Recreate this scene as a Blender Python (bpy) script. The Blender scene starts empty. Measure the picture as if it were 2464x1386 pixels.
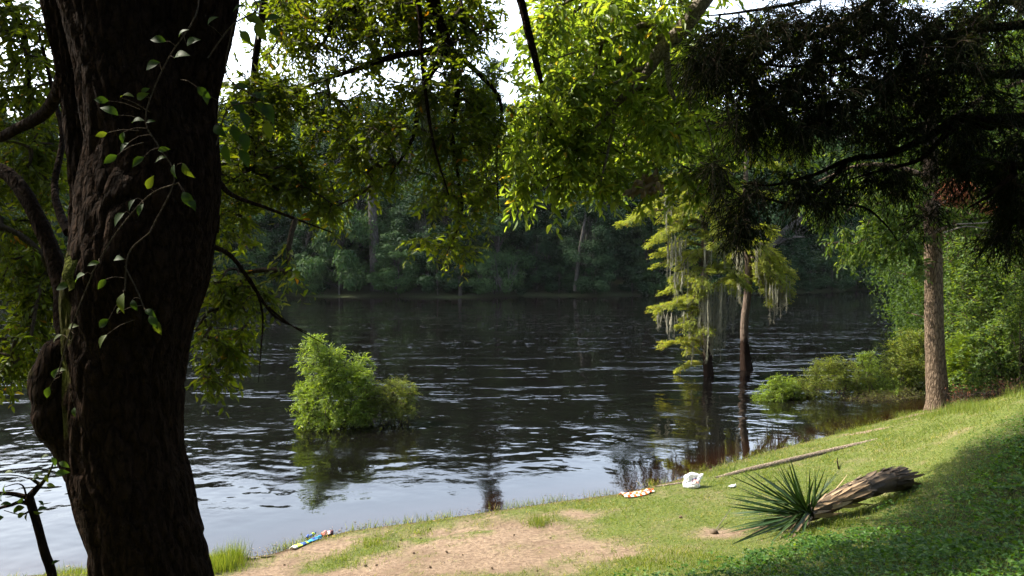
import bpy, math, random
import numpy as np

# ------------------------------------------------------------------ camera, sky, sun, exposure
S = bpy.context.scene
COL = S.collection
R = math.radians
F = 1916.0                                   # focal length in photo pixels (28 mm equivalent)
PITCH = math.atan(88 / F)
CAMP = np.array([0.0, 0.0, 4.0])
cam = bpy.data.cameras.new('camera')
cam.lens = 28.0; cam.sensor_width = 36.0
cam.clip_start = 0.05; cam.clip_end = 3000
cam_o = bpy.data.objects.new('camera', cam); COL.objects.link(cam_o)
cam_o.location = CAMP; cam_o.rotation_euler = (R(90) - PITCH, 0, 0)
S.camera = cam_o

SUN_AZ, SUN_EL = -74.0, 47.0                 # degrees, azimuth clockwise from +Y
SDIR = np.array([math.sin(R(SUN_AZ)) * math.cos(R(SUN_EL)), math.cos(R(SUN_AZ)) * math.cos(R(SUN_EL)), math.sin(R(SUN_EL))])
W = bpy.data.worlds.new('World'); S.world = W; W.use_nodes = True
wn, wl = W.node_tree.nodes, W.node_tree.links
sky = wn.new('ShaderNodeTexSky'); sky.sky_type = 'NISHITA'; sky.sun_disc = False
sky.sun_elevation = R(SUN_EL); sky.sun_rotation = R(SUN_AZ)
sky.air_density = 1.6; sky.dust_density = 4.0; sky.ozone_density = 1.0
bg = wn['Background']; bg.inputs[1].default_value = 0.12
# bright humid haze low in the sky, the same all round the horizon
wtc = wn.new('ShaderNodeTexCoord'); wsp = wn.new('ShaderNodeSeparateXYZ'); wl.new(wtc.outputs['Generated'], wsp.inputs[0])
wmr = wn.new('ShaderNodeMapRange'); wmr.interpolation_type = 'SMOOTHSTEP'; wl.new(wsp.outputs[2], wmr.inputs[0])
wmr.inputs[1].default_value = .85; wmr.inputs[2].default_value = .22; wmr.inputs[3].default_value = 0.0; wmr.inputs[4].default_value = 4.6
wcl = wn.new('ShaderNodeVectorMath'); wcl.operation = 'SCALE'; wcl.inputs[0].default_value = (.86, .95, 1.20); wl.new(wmr.outputs[0], wcl.inputs['Scale'])
wad = wn.new('ShaderNodeVectorMath'); wad.operation = 'ADD'; wl.new(sky.outputs[0], wad.inputs[0]); wl.new(wcl.outputs[0], wad.inputs[1])
wl.new(wad.outputs[0], bg.inputs[0])
sun = bpy.data.lights.new('sun', 'SUN'); sun.energy = 5.0; sun.angle = R(0.55); sun.color = (1.0, 0.93, 0.80)
sun_o = bpy.data.objects.new('sun', sun); COL.objects.link(sun_o)
sun_o.rotation_euler = (R(90 - SUN_EL), 0, R(-SUN_AZ) + math.pi)
sun_o.location = (-30, 20, 60)
S.view_settings.view_transform = 'Standard'; S.view_settings.look = 'None'
S.view_settings.gamma = 1.0; S.view_settings.use_curve_mapping = False
S.view_settings.exposure = 1.7
S.cycles.max_bounces = 8; S.cycles.diffuse_bounces = 4; S.cycles.glossy_bounces = 3
S.cycles.transmission_bounces = 4; S.cycles.volume_bounces = 0; S.cycles.transparent_max_bounces = 6
S.cycles.use_denoising = True
S.cycles.sample_clamp_indirect = 6.0
S.cycles.caustics_reflective = False; S.cycles.caustics_refractive = False

rng = np.random.default_rng(11)
random.seed(5)

# ------------------------------------------------------------------ helpers
cp, sp = math.cos(PITCH), math.sin(PITCH)
def ray(px, py):
    dx, dv = (px - 1232) / F, -(py - 693) / F
    return np.array([dx, cp + dv * sp, -sp + dv * cp])
def at(px, py, Y):
    d = ray(px, py); return CAMP + d * (Y / d[1])
def on_z(px, py, z):
    d = ray(px, py); return CAMP + d * ((z - CAMP[2]) / d[2])
def unit(v):
    v = np.asarray(v, float)
    return v / np.maximum(np.linalg.norm(v, axis=-1, keepdims=True), 1e-9)
def wob(P, scale, seed=0, octs=3):
    """smooth pseudo noise in about -1..1 at points P (N,3)"""
    r = np.random.default_rng(seed + 77); P = np.asarray(P, float) * scale; o = np.zeros(len(P)); a = 1.0; tot = 0
    for k in range(octs):
        for j in range(4):
            w = r.normal(size=3) * (1.6 ** k) * 1.4
            o += a * np.sin(P @ w + r.uniform(0, 6.28)); tot += a * .5
        a *= .6
    return o / tot * .8
def sstep(a, b, x):
    t = np.clip((x - a) / (b - a), 0, 1); return t * t * (3 - 2 * t)

class MB:
    """collects vertices, faces and a per-vertex tint, and links them as one mesh object"""
    def __init__(s): s.V = []; s.Fs = []; s.T = []; s.M = []; s.n = 0
    def add(s, V, Fc, tint=0.5, mat=0):
        V = np.asarray(V, float).reshape(-1, 3); Fc = np.asarray(Fc, np.int64)
        if len(V) == 0 or len(Fc) == 0: return s
        s.V.append(V); s.Fs.append(Fc + s.n); s.n += len(V)
        s.T.append(np.broadcast_to(np.asarray(tint, float), (len(V),)))
        s.M.append(mat)
        return s
    def mesh(s, name, mats, smooth=False):
        me = bpy.data.meshes.new(name)
        V = np.concatenate(s.V); T = np.concatenate(s.T)
        me.vertices.add(len(V)); me.vertices.foreach_set('co', V.astype(np.float32).ravel())
        idx = np.concatenate([f.ravel() for f in s.Fs])
        cnt = np.concatenate([np.full(len(f), f.shape[1]) for f in s.Fs])
        st = np.concatenate([[0], np.cumsum(cnt)[:-1]])
        me.loops.add(len(idx)); me.loops.foreach_set('vertex_index', idx.astype(np.int32))
        me.polygons.add(len(cnt)); me.polygons.foreach_set('loop_start', st.astype(np.int32))
        mi = np.concatenate([np.full(len(f), m) for f, m in zip(s.Fs, s.M)])
        me.polygons.foreach_set('material_index', mi.astype(np.int32))
        if smooth: me.polygons.foreach_set('use_smooth', np.ones(len(cnt), bool))
        a = me.attributes.new('tint', 'FLOAT', 'POINT'); a.data.foreach_set('value', T.astype(np.float32))
        me.update(calc_edges=True)
        for m in (mats if isinstance(mats, (list, tuple)) else [mats]): me.materials.append(m)
        return me
    def build(s, name, mats, parent=None, smooth=False):
        return link(name, s.mesh(name, mats, smooth), parent)

def link(name, me, parent=None):
    o = bpy.data.objects.new(name, me); COL.objects.link(o)
    if parent is not None:
        o.parent = parent
        if parent.type == 'EMPTY': o.location = -parent.location
    return o
def tag(o, label=None, cat=None, group=None, kind=None):
    for k, v in (('label', label), ('category', cat), ('group', group), ('kind', kind)):
        if v: o[k] = v
    return o
def thing(name, loc, label, cat, group=None):
    o = bpy.data.objects.new(name, None); COL.objects.link(o)
    o.location = tuple(float(c) for c in loc); o.empty_display_size = .2
    return tag(o, label, cat, group)

def tubes(paths, radii, k=5):
    """many tubes of equally many points: paths (M,n,3), radii (M,n)"""
    P = np.asarray(paths, float); Rr = np.asarray(radii, float); M, n, _ = P.shape
    T = np.gradient(P, axis=1); T = unit(T)
    ref = np.where(np.abs(T[:, :1, 2:3]) > .85, np.array([1., .1, 0]), np.array([0.05, 0, 1.]))
    ref = np.broadcast_to(ref, T.shape)
    A = unit(np.cross(T, ref)); B = np.cross(T, A)
    an = np.arange(k) / k * 2 * math.pi
    V = P[:, :, None, :] + Rr[:, :, None, None] * (np.cos(an)[None, None, :, None] * A[:, :, None, :] + np.sin(an)[None, None, :, None] * B[:, :, None, :])
    i = np.arange(n - 1)[:, None]; j = np.arange(k)[None, :]; j2 = (j + 1) % k
    q = np.stack([i * k + j, i * k + j2, (i + 1) * k + j2, (i + 1) * k + j], -1).reshape(-1, 4)
    Fq = (q[None] + (np.arange(M) * n * k)[:, None, None]).reshape(-1, 4)
    return V.reshape(-1, 3), Fq
def spline(pts, n):
    """Catmull-Rom resample of a polyline (any number of columns)"""
    P = np.asarray(pts, float)
    if len(P) < 3: return P[0] + (P[-1] - P[0]) * np.linspace(0, 1, n)[:, None]
    Q = np.vstack([2 * P[0] - P[1], P, 2 * P[-1] - P[-2]])
    u = np.linspace(0, len(P) - 1 - 1e-6, n); i = u.astype(int); t = (u - i)[:, None]
    a, b, c, d = Q[i], Q[i + 1], Q[i + 2], Q[i + 3]
    return .5 * (2 * b + (c - a) * t + (2 * a - 5 * b + 4 * c - d) * t ** 2 + (3 * b - a - 3 * c + d) * t ** 3)
def limb_mesh(path, r, k=9, n=26, rough=.08, seed=0):
    """one rough tapered limb; path (m,3), r (m,)"""
    Q = spline(np.column_stack([path, r]), n)
    V, Fq = tubes(Q[None, :, :3], Q[None, :, 3], k)
    C = np.repeat(Q[:, :3], k, 0); rr = np.repeat(Q[:, 3], k)
    V = C + (V - C) * (1 + rough * wob(V, 1.2 / max(rr.mean(), .01), seed))[:, None]
    m = MB().add(V, Fq)
    e = len(V); cap = np.array([[0, j + 1, j + 2] for j in range(k - 2)])
    m.Fs.append(cap); m.M.append(0); m.Fs.append(cap[:, ::-1] + e - k); m.M.append(0)
    return m, Q

LEAF = (np.array([(0, 0, 0), (.32, .5, .10), (.72, .36, .05), (1, 0, -.10), (.72, -.36, .05), (.32, -.5, .10)]), np.array([(0, 1, 2, 3), (0, 3, 4, 5)]))
DIAM = (np.array([(0, 0, 0), (.5, .5, .07), (1, 0, -.06), (.5, -.5, .07)]), np.array([(0, 1, 2), (0, 2, 3)]))
_hw = [(0, 0), (.10, .20), (.26, .43), (.44, .50), (.62, .43), (.80, .25), (.92, .09), (1, 0)]
LEAFV = (np.array([(u, 0, .10 * math.sin(u * 3.1) - .22 * u * u) for u, w in _hw] + [(u, w, .10 * math.sin(u * 3.1) - .22 * u * u + .22 * w - .10 * w * abs(math.sin(u * 9))) for u, w in _hw] + [(u, -w, .10 * math.sin(u * 3.1) - .22 * u * u + .16 * w) for u, w in _hw]),
         np.array([(i, i + 1, 9 + i, 8 + i) for i in range(7)] + [(i + 1, i, 16 + i, 17 + i) for i in range(7)]))
NEEDLE = (np.array([(0, .5, 0), (0, -.5, 0), (1, 0, 0)]), np.array([(0, 1, 2)]))
TUFT = (np.array([(0, 0, 0), (.35, .5, .05), (.8, .42, -.1), (1, -.02, -.2), (.75, -.45, -.05), (.3, -.4, .08)]), np.array([(0, 1, 2, 3), (0, 3, 4, 5)]))
def leaves(P, D, U, L, Wd, tpl):
    """instances template tpl at P along D with up-ish normal U -> V, F, vertices per leaf"""
    tv, tf = tpl; N = len(P)
    D = unit(D); B = unit(np.cross(U, D)); Nn = np.cross(D, B)
    L = np.broadcast_to(L, (N,)); Wd = np.broadcast_to(Wd, (N,))
    V = (P[:, None] + D[:, None] * (tv[None, :, 0:1] * L[:, None, None]) + B[:, None] * (tv[None, :, 1:2] * Wd[:, None, None])
         + Nn[:, None] * (tv[None, :, 2:3] * L[:, None, None]))
    Fc = (tf[None] + (np.arange(N) * len(tv))[:, None, None]).reshape(-1, tf.shape[1])
    return V.reshape(-1, 3), Fc, len(tv)
def in_ball(n, r=rng, surf=.45):
    v = unit(r.normal(size=(n, 3))); return v * (r.random((n, 1)) ** surf)
def blob_targets(blobs, n, r=rng):
    """blobs: (px,py,rx,ry,Y[,depth m]) ellipses of the photo at distance Y -> n world points"""
    B = [tuple(b) + ((.5 * (b[2] + b[3]) * b[4] / F,) if len(b) == 5 else ()) for b in blobs]
    w = np.array([b[2] * b[3] * (b[4] ** 2) for b in B], float) ** .85; w /= w.sum()
    out = []
    for b, c in zip(B, r.multinomial(n, w)):
        k = b[4] / F
        out.append(at(b[0], b[1], b[4]) + in_ball(c, r) * np.array([b[2] * k, b[5], b[3] * k]))
    return np.concatenate(out)
def grow(nodes, targets, sag=.12, r=rng, n=5):
    """each target is reached by a curved twig from the nearest node grown so far -> paths, radii weights"""
    N = np.asarray(nodes, float); own = np.full(len(N), -1)
    d0 = np.min(((targets[:, None] - N[None]) ** 2).sum(-1), 1) if len(targets) * len(N) < 4e6 else ((targets - N.mean(0)) ** 2).sum(-1)
    T = targets[np.argsort(d0)]
    tot = len(N) + len(T) * (n - 1); A = np.zeros((tot, 3)); O = np.full(tot, -1); A[:len(N)] = N; m = len(N)
    paths = np.zeros((len(T), n, 3)); par = np.full(len(T), -1); u = np.linspace(0, 1, n)[:, None]
    for i, t in enumerate(T):
        j = int(np.argmin(((A[:m] - t) ** 2).sum(1))); a = A[j]; L = np.linalg.norm(t - a)
        c = .5 * (a + t) + r.normal(size=3) * L * .13 + np.array([0, 0, L * sag])
        p = (1 - u) ** 2 * a + 2 * u * (1 - u) * c + u ** 2 * t
        paths[i] = p; par[i] = O[j]
        A[m:m + n - 1] = p[1:]; O[m:m + n - 1] = i; m += n - 1
    cnt = np.ones(len(T))
    for i in range(len(T) - 1, -1, -1):
        if par[i] >= 0: cnt[par[i]] += cnt[i]
    return paths, cnt
def twiglets(paths, k, length, droop=.25, r=rng):
    """k short twigs out of each path -> S, T, l"""
    M, n, _ = paths.shape
    u = r.uniform(.25, 1.0, (M, k)) * (n - 1.001); i = u.astype(int); f = (u - i)[..., None]
    ar = np.arange(M)[:, None]
    Sx = paths[ar, i] * (1 - f) + paths[ar, i + 1] * f
    T0 = unit(paths[ar, i + 1] - paths[ar, i])
    T = unit(T0 * .7 + unit(r.normal(size=Sx.shape)) * .9 + np.array([0, 0, -droop]))
    l = length * r.uniform(.55, 1.25, (M, k))
    return Sx.reshape(-1, 3), T.reshape(-1, 3), l.ravel()
def leaf_frames(Sx, T, l, q, droop=.3, spread=.9, r=rng, flat=.6):
    M = len(Sx); t = (np.arange(q) + .6) / q
    P = Sx[:, None] + T[:, None] * (l[:, None, None] * t[None, :, None]) + np.array([0, 0, -1.]) * (l[:, None, None] * .18 * (t ** 2)[None, :, None])
    side = unit(np.cross(T, unit(np.array([0, 0, 1.]) + r.normal(size=T.shape) * .35)))
    sg = np.where(np.arange(q) % 2 == 0, 1., -1.)
    D = unit(T[:, None] * .75 + side[:, None] * sg[None, :, None] * spread + r.normal(size=P.shape) * .28 + np.array([0, 0, -droop]))
    U = np.array([0, 0, 1.]) + r.normal(size=P.shape) * flat
    return P.reshape(-1, 3), D.reshape(-1, 3), U.reshape(-1, 3)
def twig_mesh(paths, cnt, r0, Sx=None, T=None, l=None, rt=.0022, tint=.5, k=4):
    m = MB(); n = paths.shape[1]
    rad = r0 * np.clip(cnt, 1, 60)[:, None] ** .45 * np.linspace(1, .72, n)[None]
    m.add(*tubes(paths, rad, k), tint)
    if Sx is not None:
        p = np.stack([Sx, Sx + T * l[:, None] * .5 + [0, 0, -.02] * l[:, None], Sx + T * l[:, None] + np.array([0, 0, -.18]) * l[:, None]], 1)
        m.add(*tubes(p, np.tile([rt, rt * .8, rt * .4], (len(Sx), 1)), 3), tint)
    return m
def in_view(P, pad=0):
    d = P - CAMP; fz = d[:, 1] * cp - d[:, 2] * sp; uz = d[:, 1] * sp + d[:, 2] * cp
    x = 1232 + F * d[:, 0] / fz; y = 693 - F * uz / fz
    return (fz > .2) & (x > -pad) & (x < 2464 + pad) & (y > -pad) & (y < 1386 + pad)

# ------------------------------------------------------------------ materials
def newmat(name):
    m = bpy.data.materials.new(name); m.use_nodes = True; nt = m.node_tree; nt.nodes.clear()
    out = nt.nodes.new('ShaderNodeOutputMaterial'); return m, nt, out
def nd(nt, typ, **kw):
    n = nt.nodes.new(typ)
    for k, v in kw.items():
        if k.startswith('i_'): n.inputs[int(k[2:])].default_value = v
        else: setattr(n, k, v)
    return n
def ramp(nt, fac, stops):
    r = nt.nodes.new('ShaderNodeValToRGB'); e = r.color_ramp.elements
    while len(e) > 1: e.remove(e[0])
    e[0].position = stops[0][0]; e[0].color = (*stops[0][1], 1)
    for p, c in stops[1:]:
        x = e.new(p); x.color = (*c, 1)
    nt.links.new(fac, r.inputs[0]); return r.outputs[0]
def leafmat(name, stops, trans=.45, tcol=(1.5, 1.45, .5), rough=.42, spec=.35):
    m, nt, out = newmat(name); L = nt.links.new
    t = nd(nt, 'ShaderNodeAttribute', attribute_name='tint')
    c = ramp(nt, t.outputs['Fac'], stops)
    p = nt.nodes.new('ShaderNodeBsdfPrincipled'); p.inputs['Roughness'].default_value = rough; p.inputs['Specular IOR Level'].default_value = spec
    L(c, p.inputs['Base Color'])
    mu = nd(nt, 'ShaderNodeMix', data_type='RGBA', blend_type='MULTIPLY'); mu.inputs[0].default_value = 1; mu.clamp_result = False
    L(c, mu.inputs[6]); mu.inputs[7].default_value = (*tcol, 1)
    tr = nt.nodes.new('ShaderNodeBsdfTranslucent'); L(mu.outputs[2], tr.inputs[0])
    mx = nt.nodes.new('ShaderNodeMixShader'); mx.inputs[0].default_value = trans
    L(p.outputs[0], mx.inputs[1]); L(tr.outputs[0], mx.inputs[2]); L(mx.outputs[0], out.inputs[0])
    return m
def barkmat(name, dark, light, scale=6, stretch=.22, bump=.6, moss=None, moss_amt=.0, grain=40):
    m, nt, out = newmat(name); L = nt.links.new
    tc = nt.nodes.new('ShaderNodeNewGeometry'); mp = nt.nodes.new('ShaderNodeMapping')
    mp.inputs['Scale'].default_value = (scale, scale, scale * stretch); L(tc.outputs['Position'], mp.inputs[0])
    v = nd(nt, 'ShaderNodeTexVoronoi', feature='DISTANCE_TO_EDGE'); v.inputs['Scale'].default_value = 3
    n0 = nd(nt, 'ShaderNodeTexNoise'); n0.inputs['Scale'].default_value = 2.2; n0.inputs['Detail'].default_value = 6
    L(mp.outputs[0], n0.inputs[0])
    ad = nd(nt, 'ShaderNodeMix', data_type='VECTOR'); ad.inputs[0].default_value = .35
    L(mp.outputs[0], ad.inputs[4]); L(n0.outputs['Color'], ad.inputs[5]); L(ad.outputs[1], v.inputs[0])
    n1 = nd(nt, 'ShaderNodeTexNoise'); n1.inputs['Scale'].default_value = grain / 6; n1.inputs['Detail'].default_value = 8; L(mp.outputs[0], n1.inputs[0])
    mm = nd(nt, 'ShaderNodeMath', operation='MULTIPLY_ADD'); L(v.outputs[0], mm.inputs[0]); mm.inputs[1].default_value = 1.8; L(n1.outputs[0], mm.inputs[2])
    c = ramp(nt, mm.outputs[0], [(.35, dark), (.62, tuple(.5 * (a + b) for a, b in zip(dark, light))), (1.0, light)])
    if moss:
        n2 = nd(nt, 'ShaderNodeTexNoise'); n2.inputs['Scale'].default_value = 2.3; n2.inputs['Detail'].default_value = 7; L(tc.outputs['Position'], n2.inputs[0])
        at_ = nd(nt, 'ShaderNodeAttribute', attribute_name='tint')
        a2 = nd(nt, 'ShaderNodeMath', operation='MULTIPLY_ADD'); L(at_.outputs['Fac'], a2.inputs[0]); a2.inputs[1].default_value = moss_amt; L(n2.outputs[0], a2.inputs[2])
        mr = nd(nt, 'ShaderNodeMapRange'); mr.inputs[1].default_value = .82; mr.inputs[2].default_value = 1.0; L(a2.outputs[0], mr.inputs[0])
        mx = nd(nt, 'ShaderNodeMix', data_type='RGBA'); L(mr.outputs[0], mx.inputs[0]); L(c, mx.inputs[6]); mx.inputs[7].default_value = (*moss, 1); c = mx.outputs[2]
    p = nt.nodes.new('ShaderNodeBsdfPrincipled'); p.inputs['Roughness'].default_value = .92; p.inputs['Specular IOR Level'].default_value = .02
    L(c, p.inputs['Base Color'])
    b = nt.nodes.new('ShaderNodeBump'); b.inputs['Strength'].default_value = bump; b.inputs['Distance'].default_value = .03
    L(mm.outputs[0], b.inputs['Height']); L(b.outputs[0], p.inputs['Normal']); L(p.outputs[0], out.inputs[0])
    return m
def plain(name, stops, rough=.8, spec=.2, nscale=12, bump=.0, trans=0):
    """colour from the tint attribute plus a little noise"""
    m, nt, out = newmat(name); L = nt.links.new
    t = nd(nt, 'ShaderNodeAttribute', attribute_name='tint'); g = nt.nodes.new('ShaderNodeNewGeometry')
    n = nd(nt, 'ShaderNodeTexNoise'); n.inputs['Scale'].default_value = nscale; n.inputs['Detail'].default_value = 6; L(g.outputs['Position'], n.inputs[0])
    a = nd(nt, 'ShaderNodeMath', operation='MULTIPLY_ADD'); L(n.outputs[0], a.inputs[0]); a.inputs[1].default_value = .35
    s = nd(nt, 'ShaderNodeMath', operation='SUBTRACT'); L(t.outputs['Fac'], s.inputs[0]); s.inputs[1].default_value = .175; L(s.outputs[0], a.inputs[2])
    c = ramp(nt, a.outputs[0], stops)
    p = nt.nodes.new('ShaderNodeBsdfPrincipled'); p.inputs['Roughness'].default_value = rough; p.inputs['Specular IOR Level'].default_value = spec
    L(c, p.inputs['Base Color'])
    if bump:
        b = nt.nodes.new('ShaderNodeBump'); b.inputs['Strength'].default_value = bump; b.inputs['Distance'].default_value = .01
        L(n.outputs[0], b.inputs['Height']); L(b.outputs[0], p.inputs['Normal'])
    if trans:
        tr = nt.nodes.new('ShaderNodeBsdfTranslucent'); L(c, tr.inputs[0]); mx = nt.nodes.new('ShaderNodeMixShader'); mx.inputs[0].default_value = trans
        L(p.outputs[0], mx.inputs[1]); L(tr.outputs[0], mx.inputs[2]); L(mx.outputs[0], out.inputs[0])
    else: L(p.outputs[0], out.inputs[0])
    return m

M_OAKLEAF = leafmat('oak_leaf', [(0, (.030, .048, .007)), (.55, (.056, .084, .011)), (.93, (.095, .112, .015)), (.99, (.13, .10, .015)), (1, (.18, .09, .015))], .60, (2.1, 1.9, .38), .5, .2)
M_BRIGHT = leafmat('bright_leaf', [(0, (.060, .110, .016)), (.5, (.110, .175, .028)), (.96, (.17, .215, .038)), (1, (.22, .18, .03))], .6, (2.0, 1.75, .6), .45, .3)
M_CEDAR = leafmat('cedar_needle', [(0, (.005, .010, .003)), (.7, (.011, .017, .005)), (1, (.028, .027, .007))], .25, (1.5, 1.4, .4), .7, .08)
M_CYP = leafmat('cypress_needle', [(0, (.12, .175, .026)), (.6, (.20, .235, .036)), (.93, (.27, .25, .036)), (1, (.28, .15, .035))], .52, (1.4, 1.3, .55), .6, .2)
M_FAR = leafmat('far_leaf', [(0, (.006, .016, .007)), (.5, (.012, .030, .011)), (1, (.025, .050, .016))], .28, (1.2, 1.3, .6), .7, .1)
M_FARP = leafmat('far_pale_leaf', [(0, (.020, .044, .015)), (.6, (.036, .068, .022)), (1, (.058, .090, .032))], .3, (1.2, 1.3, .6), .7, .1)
M_WILLOW = leafmat('willow_leaf', [(0, (.075, .130, .014)), (.6, (.125, .195, .022)), (1, (.18, .23, .03))], .5, (1.5, 1.4, .5), .5, .3)
M_DULLBUSH = leafmat('dull_bush_leaf', [(0, (.055, .075, .014)), (.6, (.095, .115, .022)), (1, (.13, .10, .03))], .45, (1.5, 1.3, .5), .5, .3)
M_MARGIN = leafmat('margin_bush_leaf', [(0, (.065, .095, .014)), (.6, (.115, .155, .024)), (1, (.15, .15, .03))], .5, (1.5, 1.4, .5), .5, .2)
M_SHRUB = leafmat('shrub_leaf', [(0, (.026, .056, .013)), (.5, (.058, .105, .022)), (1, (.125, .170, .038))], .52, (1.8, 1.6, .45), .55, .2)
M_WOOD = leafmat('wood_leaf', [(0, (.018, .038, .010)), (.6, (.038, .070, .015)), (1, (.070, .105, .022))], .45, (1.7, 1.6, .45), .6, .12)
M_VINE = leafmat('vine_leaf', [(0, (.014, .030, .008)), (.6, (.026, .052, .012)), (.93, (.065, .085, .016)), (1, (.30, .13, .02))], .5, (1.7, 1.6, .4), .55, .12)
M_GRASS = leafmat('grass_blade', [(0, (.055, .095, .012)), (.5, (.112, .160, .026)), (.85, (.175, .195, .045)), (1, (.30, .26, .12))], .5, (1.4, 1.3, .5), .5, .3)
M_COVER = leafmat('ground_cover_leaf', [(0, (.016, .045, .006)), (.6, (.038, .100, .010)), (1, (.095, .16, .020))], .45, (1.7, 1.5, .4), .5, .22)
M_YUCCA = leafmat('yucca_blade', [(0, (.014, .034, .010)), (.7, (.024, .052, .014)), (1, (.06, .08, .025))], .15, (1.5, 1.5, .5), .5, .22)
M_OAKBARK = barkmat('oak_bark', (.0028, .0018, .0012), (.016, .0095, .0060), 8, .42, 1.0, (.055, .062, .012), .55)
M_TWIG = barkmat('twig_bark', (.020, .015, .011), (.060, .048, .036), 20, .5, .3)
M_PALEBARK = barkmat('pale_bark', (.055, .045, .032), (.20, .175, .14), 14, .6, .5, (.09, .10, .03), .4)
M_RIGHTBARK = barkmat('brown_bark', (.022, .015, .010), (.145, .108, .076), 9, .30, 1.0)
M_CYPBARK = barkmat('cypress_bark', (.045, .028, .020), (.15, .12, .095), 12, .12, .8, (.020, .013, .010), .6)
M_FARBARK = barkmat('far_bark', (.022, .020, .018), (.070, .064, .056), 3, .3, .4)
M_MOSS = leafmat('spanish_moss', [(0, (.17, .175, .125)), (1, (.33, .32, .245))], .4, (1.1, 1.05, .9), .9, .05)
M_DEADLEAF = plain('dead_leaf', [(0, (.06, .045, .032)), (.45, (.16, .115, .075)), (.8, (.34, .235, .14)), (1, (.46, .34, .22))], .75, .2, 25, .2, .12)
M_RED = leafmat('red_dead_needles', [(0, (.12, .05, .03)), (1, (.24, .10, .06))], .35, (1.3, 1.0, .7), .7, .1)

# ------------------------------------------------------------------ terrain height
_sh = [(130, 1381), (330, 1372), (560, 1342), (650, 1335), (720, 1312), (830, 1279), (1050, 1250), (1200, 1228), (1350, 1206), (1500, 1187), (1620, 1157), (1700, 1130), (1850, 1086), (2050, 1036), (2225, 990)]
SHORE = np.array([(-400, -60), (-120, -20), (-40, 3), (-12, 8.6)] + [tuple(on_z(x, y, 0)[:2]) for x, y in _sh] + [(14, 23), (25, 32), (60, 46), (120, 52), (400, 60)], float)
def shore_d(X, Y):
    X = np.asarray(X, float); Y = np.asarray(Y, float); best = np.full(X.shape, 1e9)
    for a, b in zip(SHORE[:-1], SHORE[1:]):
        e = b - a; t = np.clip(((X - a[0]) * e[0] + (Y - a[1]) * e[1]) / (e @ e), 0, 1)
        best = np.minimum(best, np.hypot(X - a[0] - t * e[0], Y - a[1] - t * e[1]))
    return np.where(Y < np.interp(X, SHORE[:, 0], SHORE[:, 1]), best, -best)
def y_far(X):
    X = np.asarray(X, float)
    return 70 + .38 * np.maximum(0, X - 8) + 1.2 * np.sin(X * .21) + .8 * np.sin(X * .53 + 1)
def ground_z(X, Y):
    X = np.asarray(X, float); Y = np.asarray(Y, float); sh = X.shape
    X = X.ravel(); Y = Y.ravel(); d = shore_d(X, Y); dd = np.clip(d, 0, 10)
    P = np.column_stack([X, Y, 0 * X])
    z = .06 * dd + .018 * dd ** 2 + np.maximum(d - 10, 0) * .1
    z += sstep(4.5, 9.5, X) * np.minimum(dd, 4) * .25
    z += .05 * sstep(0, .25, d)                                    # a little lip at the water's edge
    z += (.035 * wob(P, .9, 1) + .014 * wob(P, 4, 2)) * sstep(0.0, .6, d)
    z = np.where(d < 0, np.maximum(.16 * d, -2.2), z)
    df = Y - y_far(X)
    zf = np.where(df < 0, .2 * df, np.minimum(.12 * df, 2.5))
    z = np.where(df > -11, np.maximum(z, zf), z)
    return z.reshape(sh)
def hit(px, py):
    d = ray(px, py); t = np.linspace(2.5, 45, 2600); P = CAMP + d * t[:, None]
    g = ground_z(P[:, 0], P[:, 1]); k = np.argmax(P[:, 2] < g); p = P[k].copy(); p[2] = g[k]; return p
def gp(x, y): return np.array([x, y, float(ground_z(np.array([x]), np.array([y]))[0])])

# bare-earth amount (0 grass .. 1 bare sand) from world ellipses
_bare = []
for px, py, rx, ry in [(900, 1290, 260, 22), (640, 1352, 130, 26), (1150, 1262, 150, 22), (620, 1375, 150, 50), (850, 1375, 250, 45), (1050, 1320, 260, 75), (1190, 1285, 170, 50), (1270, 1350, 190, 50), (1390, 1330, 90, 34), (950, 1350, 300, 50), (760, 1345, 200, 40), (1150, 1380, 320, 40), (1390, 1216, 50, 14), (1720, 1312, 55, 16), (1500, 1375, 40, 18), (2240, 1005, 60, 9), (2090, 1040, 50, 6)]:
    c = on_z(px, py, .25); ex = on_z(px + rx, py, .25); ey = on_z(px, py - ry, .25)
    _bare.append((c[0], c[1], abs(ex[0] - c[0]), max(abs(ey[1] - c[1]), .15)))
_tuf = []
for px, py, rx, ry in [(800, 1335, 75, 20), (890, 1308, 60, 18), (1015, 1282, 18, 6), (555, 1340, 34, 18), (960, 1272, 120, 5), (700, 1380, 40, 7), (1150, 1260, 30, 5)]:
    c = on_z(px, py, .25); ex = on_z(px + rx, py, .25); ey = on_z(px, py - ry, .25)
    _tuf.append((c[0], c[1], abs(ex[0] - c[0]), max(abs(ey[1] - c[1]), .08)))
def bareness(X, Y):
    P = np.column_stack([X, Y, 0 * X]); nz = .45 * wob(P, 1.6, 5) + .40 * wob(P, 5, 6) + .35 * wob(P, 14, 7)
    b = np.zeros(len(X))
    for cx, cy, rx, ry in _bare:
        b = np.maximum(b, 1.45 - np.sqrt(((X - cx) / rx) ** 2 + ((Y - cy) / ry) ** 2) * .8)
    for cx, cy, rx, ry in _tuf:
        b = np.minimum(b, -.25 + np.sqrt(((X - cx) / rx) ** 2 + ((Y - cy) / ry) ** 2) * .75)
    return np.clip(sstep(-.1, 1.15, b + nz * .8), 0, 1)
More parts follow.
